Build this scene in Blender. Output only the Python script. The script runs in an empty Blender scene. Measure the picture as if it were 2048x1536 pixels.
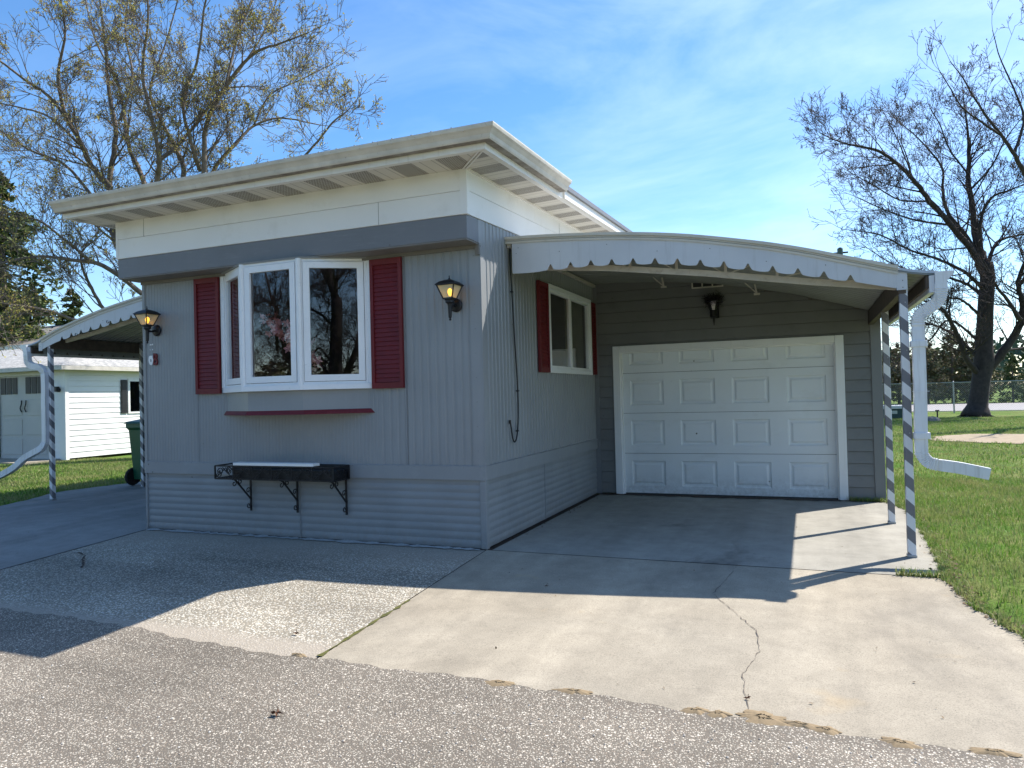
import bpy, math, random
import numpy as np
from mathutils import Vector, Matrix, Quaternion
R = math.radians
scene = bpy.context.scene
COL = scene.collection
# ---------------------------------------------------------------- camera frame
CAM = Vector((2.4403, -5.3788, 1.25))
FW = Vector((-.37654, .92628, .01519)); RT = Vector((.92593, .37682, -.02579)); UP = Vector((.02961, -.00436, .99955))
FPX = 1448.31
def AT(px, py, depth):
    """world point seen at photo pixel (px, py) at a given distance along the view axis"""
    return CAM + (FW + RT*((px-1024)/FPX) + UP*((768-py)/FPX))*depth
SUNK = Vector((.55, .63, 1.0))          # direction towards the sun
def gz(x, y):
    return -0.03*min(2.5, max(0.0, -y))
# ---------------------------------------------------------------- materials
def new_mat(name):
    m = bpy.data.materials.new(name); m.use_nodes = True
    nt = m.node_tree; b = nt.nodes['Principled BSDF']
    return m, nt, b
def N(nt, t, **kw):
    n = nt.nodes.new(t)
    for k, v in kw.items():
        if k.startswith('i_'):
            n.inputs[k[2:].replace('_', ' ')].default_value = v
        else: setattr(n, k, v)
    return n
def ramp(nt, fac, stops):
    r = nt.nodes.new('ShaderNodeValToRGB'); e = r.color_ramp.elements
    while len(e) < len(stops): e.new(.5)
    for i, (p, c) in enumerate(stops):
        e[i].position = p; e[i].color = (c, c, c, 1) if not hasattr(c, '__len__') else (*c, 1)
    nt.links.new(fac, r.inputs['Fac']); return r
def mixc(nt, fac, a, b, mode='MIX'):
    n = nt.nodes.new('ShaderNodeMix'); n.data_type = 'RGBA'; n.blend_type = mode
    if hasattr(fac, 'is_linked') or hasattr(fac, 'links'): nt.links.new(fac, n.inputs[0])
    else: n.inputs[0].default_value = fac
    for s, k in ((a, 6), (b, 7)):
        if isinstance(s, tuple): n.inputs[k].default_value = (*s, 1) if len(s) == 3 else s
        else: nt.links.new(s, n.inputs[k])
    return n.outputs[2]
def coord(nt, scale=(1, 1, 1), rot=(0, 0, 0)):
    tc = nt.nodes.new('ShaderNodeTexCoord'); mp = nt.nodes.new('ShaderNodeMapping')
    mp.inputs['Scale'].default_value = scale; mp.inputs['Rotation'].default_value = rot
    nt.links.new(tc.outputs['Object'], mp.inputs['Vector']); return mp.outputs['Vector']
def noise(nt, vec, scale, detail=4, rough=.55, dist=0):
    n = nt.nodes.new('ShaderNodeTexNoise'); n.inputs['Scale'].default_value = scale
    n.inputs['Detail'].default_value = detail; n.inputs['Roughness'].default_value = rough
    n.inputs['Distortion'].default_value = dist
    nt.links.new(vec, n.inputs['Vector']); return n.outputs['Fac']
def bump(nt, b, h, strength=.3, dist=.01):
    n = nt.nodes.new('ShaderNodeBump'); n.inputs['Strength'].default_value = strength
    n.inputs['Distance'].default_value = dist
    nt.links.new(h, n.inputs['Height']); nt.links.new(n.outputs[0], b.inputs['Normal'])
def paint(name, col, rough=.5, var=.12, scale=3, stain=None, stain_amt=.35, streak=False, bmp=.0, metallic=0, spec=.5, sscale=(1,1,1), dirtlo=.55, dirthi=.75):
    m, nt, b = new_mat(name)
    v = coord(nt)
    n1 = noise(nt, v, scale, 6)
    r1 = ramp(nt, n1, [(.3, 1-var), (.7, 1+var*.3)])
    c = mixc(nt, 1.0, col, r1.outputs[0], 'MULTIPLY')
    if stain:
        v2 = coord(nt, (14, 14, .9) if streak else sscale)
        n2 = noise(nt, v2, 2.2 if streak else 5, 6, .65)
        r2 = ramp(nt, n2, [(dirtlo, 0), (dirthi, stain_amt)])
        c = mixc(nt, r2.outputs[0], c, stain)
    nt.links.new(c, b.inputs['Base Color'])
    b.inputs['Roughness'].default_value = rough; b.inputs['Metallic'].default_value = metallic
    b.inputs['Specular IOR Level'].default_value = spec
    if bmp:
        bump(nt, b, noise(nt, v, 40, 4), bmp, .004)
    return m
M = {}
GREY = (.262, .274, .282)
M['siding'] = paint('grey_siding_paint', GREY, .42, .10, 2, (.30, .31, .32), .35, True, .1)
M['skirt'] = paint('grey_skirting_paint', (.248, .262, .27), .45, .12, 2.5, (.32, .33, .34), .5, False, .1, sscale=(1.2, 1.2, 6))
M['greybox'] = paint('dark_grey_fascia_paint', (.17, .175, .19), .5, .1, 2, (.26, .26, .27), .3, False, .06, sscale=(1, 1, 8))
M['band'] = paint('grey_band_paint', (.26, .272, .28), .45, .1, 2, (.32, .33, .34), .4, False, .06)
M['undersoffit'] = paint('underside_paint', (.19, .18, .165), .7, .15, 4)
M['white'] = paint('white_trim_paint', (.80, .80, .79), .45, .05, 3, (.45, .42, .36), .25, True, .05)
M['frieze'] = paint('white_frieze_board', (.80, .79, .77), .5, .05, 1.2, (.50, .47, .41), .32, False, .05, sscale=(.6, .6, .6))
M['gutter'] = paint('weathered_gutter_paint', (.60, .565, .50), .5, .2, 6, (.14, .115, .09), .6, False, .05, sscale=(9, 9, 6), dirtlo=.62, dirthi=.74)
M['fascia'] = paint('white_fascia_metal', (.78, .76, .72), .4, .08, 3, (.40, .36, .3), .3, True)
M['winwhite'] = paint('white_window_vinyl', (.82, .83, .84), .35, .04, 5, (.35, .36, .38), .25, False, .03, sscale=(4, 4, 9), dirtlo=.6, dirthi=.72)
M['red'] = paint('dark_red_paint', (.14, .006, .009), .6, .2, 6, (.25, .04, .04), .25, True, .05)
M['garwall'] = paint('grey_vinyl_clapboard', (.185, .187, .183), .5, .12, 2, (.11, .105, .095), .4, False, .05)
M['gartrim'] = paint('grey_corner_trim', (.20, .205, .21), .5, .1, 2)
M['door'] = paint('white_garage_door_paint', (.76, .79, .80), .38, .05, 2, (.48, .47, .42), .22, False, .03, sscale=(.8, .8, 1.5))
M['alu'] = paint('off_white_awning_aluminium', (.56, .575, .60), .42, .08, 2.5, (.34, .34, .33), .35, True)
M['alutrim'] = paint('cream_awning_trim', (.60, .56, .48), .45, .12, 5, (.28, .25, .2), .4, False, sscale=(2,2,2))
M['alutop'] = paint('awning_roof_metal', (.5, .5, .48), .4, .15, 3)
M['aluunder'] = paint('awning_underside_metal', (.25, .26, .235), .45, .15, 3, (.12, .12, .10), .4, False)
M['truss'] = paint('cream_truss_metal', (.52, .48, .42), .5, .15, 8, (.22, .15, .10), .5, False, sscale=(3,3,3))
M['beam'] = paint('weathered_wood_beam', (.10, .075, .055), .8, .4, 12, (.03, .02, .015), .6, True, .4)
M['black'] = paint('black_iron', (.012, .012, .014), .45, .3, 20, spec=.4)
M['spout'] = paint('white_downspout_paint', (.74, .75, .77), .42, .08, 4, (.38, .35, .30), .5, True, .15, dirtlo=.5, dirthi=.72)
M['green'] = paint('green_bin_plastic', (.01, .10, .05), .4, .15, 5)
M['tyre'] = paint('black_rubber', (.015, .015, .015), .8, .2, 20)
M['boxgreen'] = paint('dark_green_box_paint', (.03, .065, .055), .5, .15, 5)
M['label'] = paint('pale_sticker', (.5, .5, .42), .5)
M['galv'] = paint('galvanised_steel', (.36, .38, .38), .4, .2, 10, metallic=.3)
M['curtain'] = paint('beige_curtain_cloth', (.33, .32, .26), .9, .2, 3, (.16, .13, .11), .6, True)
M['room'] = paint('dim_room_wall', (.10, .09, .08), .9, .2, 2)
M['lace'] = paint('pink_brown_curtain', (.20, .13, .12), .9, .4, 30)
M['pink'] = paint('pink_petal', (.95, .45, .46), .6, .3, 30)
M['stem'] = paint('brown_stem', (.09, .05, .03), .8)
M['figurine'] = paint('pale_green_figurine', (.55, .66, .58), .4)
M['redbrown'] = paint('dry_leaf_brown', (.13, .055, .025), .8, .4, 60)
M['sand'] = paint('wet_sand', (.27, .20, .115), .95, .3, 60, (.14, .10, .06), .6, False, .6, sscale=(12, 12, 12))
M['interior_red'] = paint('dark_red_interior', (.12, .012, .012), .7)
M['shadeback'] = paint('black_louvre', (.02, .02, .022), .5, .2, 10)
M['nbwhite'] = paint('neighbour_white_vinyl', (.78, .78, .76), .45, .05, 1, (.55, .54, .5), .2, False)
M['nbdoor'] = paint('neighbour_door_paint', (.52, .50, .46), .5, .1, 2)
M['concfoot'] = paint('mortar_strip', (.5, .5, .48), .9, .4, 25, (.04, .04, .04), .9, False, .5, sscale=(5, 5, 5))
M['dirt_strip'] = paint('brown_debris', (.075, .05, .035), .95, .5, 40, (.02, .015, .01), .8, False, .8, sscale=(8, 8, 8))
M['nest'] = paint('dark_nest_straw', (.02, .016, .012), .95, .5, 60)
M['stone'] = paint('grey_stone', (.2, .19, .17), .9, .4, 20, bmp=.6)
def emis(name, col, s):
    m, nt, b = new_mat(name)
    b.inputs['Base Color'].default_value = (*col, 1); b.inputs['Emission Color'].default_value = (*col, 1)
    b.inputs['Emission Strength'].default_value = s; return m
M['bulb'] = emis('lit_amber_bulb', (1.0, .46, .03), 2.6)
M['roombulb'] = emis('lit_room_bulb', (1.0, .45, .12), 6)
def glassmat(name, tint=(.85, .9, .9), boost=1.6, rough=0.0, trans=True):
    m, nt, b = new_mat(name)
    nt.nodes.remove(b); out = nt.nodes['Material Output']
    t = nt.nodes.new('ShaderNodeBsdfTransparent'); t.inputs[0].default_value = (*tint, 1)
    g = nt.nodes.new('ShaderNodeBsdfGlossy'); g.inputs['Roughness'].default_value = rough
    g.inputs[0].default_value = (.95, .97, 1, 1)
    f = nt.nodes.new('ShaderNodeFresnel'); f.inputs[0].default_value = 1.52
    mu = nt.nodes.new('ShaderNodeMath'); mu.operation = 'MULTIPLY'; mu.inputs[1].default_value = boost; mu.use_clamp = True
    nt.links.new(f.outputs[0], mu.inputs[0])
    mx = nt.nodes.new('ShaderNodeMixShader'); nt.links.new(mu.outputs[0], mx.inputs[0])
    nt.links.new(t.outputs[0], mx.inputs[1]); nt.links.new(g.outputs[0], mx.inputs[2])
    nt.links.new(mx.outputs[0], out.inputs[0]); return m
M['glass'] = glassmat('window_glass', (.88, .91, .91), 2.3)
M['darkglass'] = glassmat('dark_window_glass', (.35, .4, .4), 1.8)
def frosted():
    m, nt, b = new_mat('frosted_lamp_glass')
    b.inputs['Base Color'].default_value = (.74, .66, .40, 1); b.inputs['Roughness'].default_value = .35
    b.inputs['Alpha'].default_value = .62
    return m
M['frost'] = frosted()
# soffit: vented panels, stripes run across the eave
def soffit_mat(name, axis):
    m, nt, b = new_mat(name)
    tc = nt.nodes.new('ShaderNodeTexCoord'); sp = nt.nodes.new('ShaderNodeSeparateXYZ'); nt.links.new(tc.outputs['Object'], sp.inputs[0])
    def mth(op, a, bb=None):
        n = nt.nodes.new('ShaderNodeMath'); n.operation = op
        for i, q in enumerate((a, bb)):
            if q is None: continue
            if isinstance(q, (int, float)): n.inputs[i].default_value = q
            else: nt.links.new(q, n.inputs[i])
        return n.outputs[0]
    s = sp.outputs[axis]; o = sp.outputs[1-axis]
    f = mth('FRACT', mth('MULTIPLY', mth('ADD', s, 50.1), 1/.405))
    vent = mth('MULTIPLY', mth('GREATER_THAN', f, .08), mth('LESS_THAN', f, .58))
    line = mth('LESS_THAN', mth('ABSOLUTE', mth('SUBTRACT', mth('FRACT', mth('MULTIPLY', f, 4.0)), .5)), .47)
    p1 = mth('SINE', mth('MULTIPLY', s, 2*math.pi/.0165)); p2 = mth('SINE', mth('MULTIPLY', o, 2*math.pi/.020))
    dots = mth('GREATER_THAN', mth('MULTIPLY', p1, p2), -.25)
    d = mth('MULTIPLY', vent, dots)
    base = mixc(nt, d, (.66, .62, .54), (.17, .15, .125))
    grv = mth('SUBTRACT', 1.0, line)
    c = mixc(nt, mth('MULTIPLY', grv, .75), base, (.17, .15, .12))
    nt.links.new(c, b.inputs['Base Color']); b.inputs['Roughness'].default_value = .5
    return m
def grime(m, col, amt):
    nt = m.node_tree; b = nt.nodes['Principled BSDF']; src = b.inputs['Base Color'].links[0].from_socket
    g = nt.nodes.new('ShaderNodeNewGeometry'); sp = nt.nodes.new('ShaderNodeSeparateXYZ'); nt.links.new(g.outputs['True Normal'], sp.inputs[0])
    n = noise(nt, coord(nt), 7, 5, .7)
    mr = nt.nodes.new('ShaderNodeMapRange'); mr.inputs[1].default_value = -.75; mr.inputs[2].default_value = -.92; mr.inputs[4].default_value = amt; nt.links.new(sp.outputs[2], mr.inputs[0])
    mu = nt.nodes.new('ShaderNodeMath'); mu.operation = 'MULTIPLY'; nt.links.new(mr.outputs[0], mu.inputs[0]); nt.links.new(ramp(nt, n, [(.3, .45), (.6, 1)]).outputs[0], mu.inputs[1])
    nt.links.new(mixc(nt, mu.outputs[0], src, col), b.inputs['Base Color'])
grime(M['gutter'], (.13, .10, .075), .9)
def weather(m, dent=.35, splash=.55, top=.22):
    nt = m.node_tree; b = nt.nodes['Principled BSDF']; src = b.inputs['Base Color'].links[0].from_socket
    d = noise(nt, coord(nt, (1, 1, .6)), 4.5, 3, .5); bn = nt.nodes.new('ShaderNodeBump'); bn.inputs['Strength'].default_value = dent; bn.inputs['Distance'].default_value = .02
    nt.links.new(d, bn.inputs['Height'])
    if b.inputs['Normal'].links: nt.links.new(b.inputs['Normal'].links[0].from_socket, bn.inputs['Normal'])
    nt.links.new(bn.outputs[0], b.inputs['Normal'])
    tc = nt.nodes.new('ShaderNodeTexCoord'); sp = nt.nodes.new('ShaderNodeSeparateXYZ'); nt.links.new(tc.outputs['Object'], sp.inputs[0])
    mr = nt.nodes.new('ShaderNodeMapRange'); mr.inputs[1].default_value = top; mr.inputs[2].default_value = 0; mr.inputs[4].default_value = 1; nt.links.new(sp.outputs[2], mr.inputs[0])
    n = noise(nt, coord(nt), 16, 6, .75); mu = nt.nodes.new('ShaderNodeMath'); mu.operation = 'MULTIPLY'; nt.links.new(mr.outputs[0], mu.inputs[0]); nt.links.new(ramp(nt, n, [(.38, 0), (.7, splash)]).outputs[0], mu.inputs[1])
    c = mixc(nt, mu.outputs[0], src, (.19, .155, .12))
    vo = nt.nodes.new('ShaderNodeTexVoronoi'); vo.inputs['Scale'].default_value = 7; nt.links.new(coord(nt), vo.inputs['Vector'])
    ch = mixc(nt, 1.0, ramp(nt, vo.outputs['Distance'], [(.05, 1), (.075, 0)]).outputs[0], ramp(nt, noise(nt, coord(nt), 2.3, 2), [(.58, 0), (.6, .7)]).outputs[0], 'MULTIPLY')
    c = mixc(nt, ch, c, (.09, .08, .075)); nt.links.new(c, b.inputs['Base Color'])
for k_ in ('siding', 'skirt', 'band'): weather(M[k_])
weather(M['door'], .12, .5, .3); weather(M['garwall'], .15, .5, .3); weather(M['alu'], .3, 0, .1); weather(M['greybox'], .3, 0, .1)
M['soffx'] = soffit_mat('vented_soffit_front', 0); M['soffy'] = soffit_mat('vented_soffit_side', 1)
def stripe_mat():
    m, nt, b = new_mat('striped_post_paint')
    tc = nt.nodes.new('ShaderNodeTexCoord'); sp = nt.nodes.new('ShaderNodeSeparateXYZ'); nt.links.new(tc.outputs['Object'], sp.inputs[0])
    def mth(op, a, bb):
        n = nt.nodes.new('ShaderNodeMath'); n.operation = op
        for i, q in enumerate((a, bb)):
            if isinstance(q, (int, float)): n.inputs[i].default_value = q
            else: nt.links.new(q, n.inputs[i])
        return n.outputs[0]
    k = mth('ADD', mth('ADD', sp.outputs[2], mth('MULTIPLY', sp.outputs[0], .95)), mth('MULTIPLY', sp.outputs[1], .95))
    f = mth('FRACT', mth('DIVIDE', mth('ADD', k, 10.0), .19), 0)
    c = mixc(nt, mth('GREATER_THAN', f, .5), (.70, .71, .72), (.165, .165, .18))
    n = noise(nt, coord(nt), 9, 5)
    c = mixc(nt, ramp(nt, n, [(.6, 0), (.75, .4)]).outputs[0], c, (.25, .24, .22))
    nt.links.new(c, b.inputs['Base Color']); b.inputs['Roughness'].default_value = .45
    return m
M['stripe'] = stripe_mat()
# grounds
def concrete(name, col, warm, dark_amt=.5):
    m, nt, b = new_mat(name); v = coord(nt)
    big = noise(nt, v, .55, 6, .6, .4); med = noise(nt, v, 4.5, 6, .7); fine = noise(nt, v, 150, 3, .8)
    c = mixc(nt, ramp(nt, big, [(.35, 0), (.7, .55)]).outputs[0], col, warm)
    c = mixc(nt, 1.0, c, ramp(nt, med, [(.25, .76), (.75, 1.12)]).outputs[0], 'MULTIPLY')
    c = mixc(nt, 1.0, c, ramp(nt, fine, [(.33, .62), (.5, 1.0), (.7, 1.12)]).outputs[0], 'MULTIPLY')
    # broad soot stains
    st = noise(nt, coord(nt, (1, .55, 1)), .9, 5, .7, .6)
    c = mixc(nt, ramp(nt, st, [(.56, 0), (.72, dark_amt)]).outputs[0], c, (.12, .105, .09))
    ty = noise(nt, coord(nt, (1.9, .16, 1), (0, 0, .05)), 1.0, 4, .6, .15)
    c = mixc(nt, 1.0, c, ramp(nt, ty, [(.4, 1.05), (.62, .86)]).outputs[0], 'MULTIPLY')
    rs = noise(nt, coord(nt, (1, 1, 1), (0, 0, .7)), 1.7, 4, .6, .3)
    c = mixc(nt, ramp(nt, rs, [(.66, 0), (.8, .4)]).outputs[0], c, (.50, .36, .18))
    vo = nt.nodes.new('ShaderNodeTexVoronoi'); vo.inputs['Scale'].default_value = 22; nt.links.new(v, vo.inputs['Vector'])
    pit = ramp(nt, vo.outputs['Distance'], [(.035, 1), (.07, 0)])
    gate = ramp(nt, noise(nt, v, 9, 2), [(.6, 0), (.62, 1)])
    pm = mixc(nt, 1.0, pit.outputs[0], gate.outputs[0], 'MULTIPLY')
    c = mixc(nt, pm, c, (.09, .075, .06))
    nt.links.new(c, b.inputs['Base Color']); b.inputs['Roughness'].default_value = .9
    b.inputs['Specular IOR Level'].default_value = .25
    bump(nt, b, fine, .35, .003); return m
M['conc'] = concrete('pale_concrete', (.375, .335, .265), (.385, .33, .245), .30)
M['concback'] = concrete('stained_concrete', (.365, .345, .295), (.30, .285, .24), .85)
M['concleft'] = concrete('grey_concrete', (.30, .29, .27), (.26, .25, .225), .4)
def pebbles(name, tar, cols, scale, light, worn=False):
    m, nt, b = new_mat(name); v = coord(nt)
    dv = noise(nt, v, 60, 2)
    vo = nt.nodes.new('ShaderNodeTexVoronoi'); vo.inputs['Scale'].default_value = scale; vo.inputs['Randomness'].default_value = 1
    nt.links.new(v, vo.inputs['Vector'])
    sp = nt.nodes.new('ShaderNodeSeparateColor'); nt.links.new(vo.outputs['Color'], sp.inputs[0])
    cr = ramp(nt, sp.outputs[0], [(i/(len(cols)-1), cc) for i, cc in enumerate(cols)]); cr.color_ramp.interpolation = 'CONSTANT'
    edge = ramp(nt, vo.outputs['Distance'], [(.34, 1), (.52, 0)])
    c = mixc(nt, edge.outputs[0], tar, cr.outputs[0])
    vo2 = nt.nodes.new('ShaderNodeTexVoronoi'); vo2.inputs['Scale'].default_value = scale*.52; nt.links.new(v, vo2.inputs['Vector'])
    sp2 = nt.nodes.new('ShaderNodeSeparateColor'); nt.links.new(vo2.outputs['Color'], sp2.inputs[0])
    big = mixc(nt, 1.0, ramp(nt, sp2.outputs[1], [(light, 0), (light+.02, 1)]).outputs[0], ramp(nt, vo2.outputs['Distance'], [(.25, 1), (.36, 0)]).outputs[0], 'MULTIPLY')
    c = mixc(nt, big, c, (.58, .52, .43))
    wp = noise(nt, coord(nt, (.12, 1.0, 1)), 1.6, 4, .6, .4)
    c = mixc(nt, 1.0, c, ramp(nt, wp, [(.36, .80), (.64, 1.18)]).outputs[0], 'MULTIPLY')
    lg = noise(nt, v, .8, 5, .6, .5)
    c = mixc(nt, 1.0, c, ramp(nt, lg, [(.3, .78), (.7, 1.15)]).outputs[0], 'MULTIPLY')
    if worn:
        w = noise(nt, v, 1.3, 6, .7, .4)
        tc = nt.nodes.new('ShaderNodeTexCoord'); s3 = nt.nodes.new('ShaderNodeSeparateXYZ'); nt.links.new(tc.outputs['Object'], s3.inputs[0])
        # smooth, unworn mortar close to the wall and in a strip along the road
        mr = nt.nodes.new('ShaderNodeMapRange'); mr.inputs[1].default_value = -1.25; mr.inputs[2].default_value = -.15; nt.links.new(s3.outputs[1], mr.inputs[0])
        mr2 = nt.nodes.new('ShaderNodeMapRange'); mr2.inputs[1].default_value = -2.02; mr2.inputs[2].default_value = -2.2; nt.links.new(s3.outputs[1], mr2.inputs[0])
        ad = nt.nodes.new('ShaderNodeMath'); ad.operation = 'MAXIMUM'; nt.links.new(mr.outputs[0], ad.inputs[0]); nt.links.new(mr2.outputs[0], ad.inputs[1])
        a2 = nt.nodes.new('ShaderNodeMath'); a2.operation = 'ADD'; nt.links.new(ad.outputs[0], a2.inputs[0]); nt.links.new(w, a2.inputs[1])
        w2 = noise(nt, v, 5.5, 5, .7)
        a3 = nt.nodes.new('ShaderNodeMath'); a3.operation = 'MULTIPLY_ADD'; a3.inputs[1].default_value = .5; nt.links.new(w2, a3.inputs[0]); nt.links.new(a2.outputs[0], a3.inputs[2])
        sm = ramp(nt, a3.outputs[0], [(1.0, 0), (1.0, 0)])
        mr3 = nt.nodes.new('ShaderNodeMapRange'); mr3.inputs[1].default_value = 1.12; mr3.inputs[2].default_value = 1.75; mr3.inputs[4].default_value = .8; nt.links.new(a3.outputs[0], mr3.inputs[0]); sm = mr3
        fine = noise(nt, v, 160, 3, .8)
        flat = mixc(nt, 1.0, (.36, .315, .255), ramp(nt, fine, [(.3, .75), (.7, 1.15)]).outputs[0], 'MULTIPLY')
        c = mixc(nt, sm.outputs[0], c, flat)
    nt.links.new(c, b.inputs['Base Color']); b.inputs['Roughness'].default_value = .85
    b.inputs['Specular IOR Level'].default_value = .25
    inv = ramp(nt, vo.outputs['Distance'], [(.1, 1), (.5, 0)])
    bump(nt, b, inv.outputs[0], .6, .004); return m
M['road'] = pebbles('chip_seal_asphalt', (.145, .126, .101), [(.175, .148, .12), (.46, .412, .34), (.30, .248, .193), (.355, .325, .265), (.195, .177, .15), (.52, .477, .395), (.30, .262, .21)], 120, .82)
M['aggr'] = pebbles('exposed_aggregate', (.235, .21, .165), [(.55, .51, .42), (.66, .63, .54), (.42, .36, .27), (.57, .55, .49), (.33, .295, .235), (.68, .66, .57)], 75, .7, True)
M['farroad'] = paint('far_asphalt', (.33, .31, .30), .9, .1, 1)
def lawn_mat():
    m, nt, b = new_mat('lawn_ground'); v = coord(nt)
    a = noise(nt, v, 1.1, 6, .65, .4); f = noise(nt, coord(nt, (1, 1, 1)), 45, 4, .75)
    c = mixc(nt, ramp(nt, a, [(.38, 0), (.66, 1)]).outputs[0], (.075, .16, .02), (.19, .20, .07))
    c = mixc(nt, 1.0, c, ramp(nt, f, [(.3, .5), (.7, 1.45)]).outputs[0], 'MULTIPLY')
    nt.links.new(c, b.inputs['Base Color']); b.inputs['Roughness'].default_value = .95; b.inputs['Specular IOR Level'].default_value = .1
    bump(nt, b, f, .8, .03); return m
M['lawn'] = lawn_mat()
def leafy(name, cols, rough=.6, trans=.25, patchy=None):
    m, nt, b = new_mat(name)
    g = nt.nodes.new('ShaderNodeNewGeometry')
    r = ramp(nt, g.outputs['Random Per Island'], [(i/max(1, len(cols)-1), c) for i, c in enumerate(cols)])
    if patchy:
        class _R: pass
        pn = noise(nt, coord(nt), 1.3, 6, .7, .6); q = _R()
        q.outputs = [mixc(nt, ramp(nt, pn, [(.44, 0), (.64, .8)]).outputs[0], r.outputs[0], patchy)]; r = q
    nt.links.new(r.outputs[0], b.inputs['Base Color']); b.inputs['Roughness'].default_value = rough
    b.inputs['Specular IOR Level'].default_value = .2
    if trans:
        out = nt.nodes['Material Output']; t = nt.nodes.new('ShaderNodeBsdfTranslucent'); nt.links.new(r.outputs[0], t.inputs[0])
        mx = nt.nodes.new('ShaderNodeMixShader'); mx.inputs[0].default_value = trans
        nt.links.new(b.outputs[0], mx.inputs[1]); nt.links.new(t.outputs[0], mx.inputs[2]); nt.links.new(mx.outputs[0], out.inputs[0])
    return m
M['grass'] = leafy('grass_blades', [(.075, .19, .015), (.135, .285, .035), (.19, .32, .05), (.36, .33, .16), (.10, .21, .025), (.26, .29, .09)], .5, .35, (.34, .32, .14))
M['budgreen'] = leafy('yellow_green_buds', [(.36, .33, .06), (.50, .44, .12), (.34, .34, .09), (.34, .20, .07), (.55, .52, .20)], .6, .35)
M['budred'] = leafy('reddish_buds', [(.13, .05, .035), (.18, .09, .06), (.20, .12, .07)], .6, .15)
M['needle'] = leafy('dark_needles', [(.03, .055, .018), (.05, .08, .022), (.085, .11, .03), (.045, .065, .024)], .6, .1)
M['brush'] = leafy('brown_green_brush', [(.08, .095, .04), (.14, .12, .065), (.11, .13, .045), (.20, .155, .095), (.07, .085, .045)], .7, .15)
M['litter'] = leafy('leaf_litter', [(.10, .06, .035), (.2, .14, .08), (.05, .035, .02)], .8, 0)
M['bark'] = paint('grey_brown_bark', (.16, .13, .105), .95, .4, 9, (.24, .22, .18), .5, True, .8)
M['darkbark'] = paint('dark_bark', (.05, .038, .036), .95, .45, 7, (.10, .085, .075), .5, True, 1.0)
M['dirt'] = paint('bare_dirt', (.33, .26, .17), .95, .25, 6, (.42, .35, .25), .6, False, .7, sscale=(4, 4, 4))
def shingle(name, c1, c2):
    m, nt, b = new_mat(name); v = coord(nt)
    n = noise(nt, coord(nt, (3, 3, 14)), 3, 5, .7); n2 = noise(nt, v, 22, 3, .8)
    c = mixc(nt, ramp(nt, n, [(.4, 0), (.62, 1)]).outputs[0], c1, c2)
    c = mixc(nt, 1.0, c, ramp(nt, n2, [(.3, .7), (.7, 1.2)]).outputs[0], 'MULTIPLY')
    nt.links.new(c, b.inputs['Base Color']); b.inputs['Roughness'].default_value = .9; return m
M['roofpale'] = shingle('pale_shingles', (.22, .22, .21), (.52, .51, .48))
M['roofgrey'] = shingle('grey_shingles', (.16, .15, .135), (.24, .22, .20))
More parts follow.
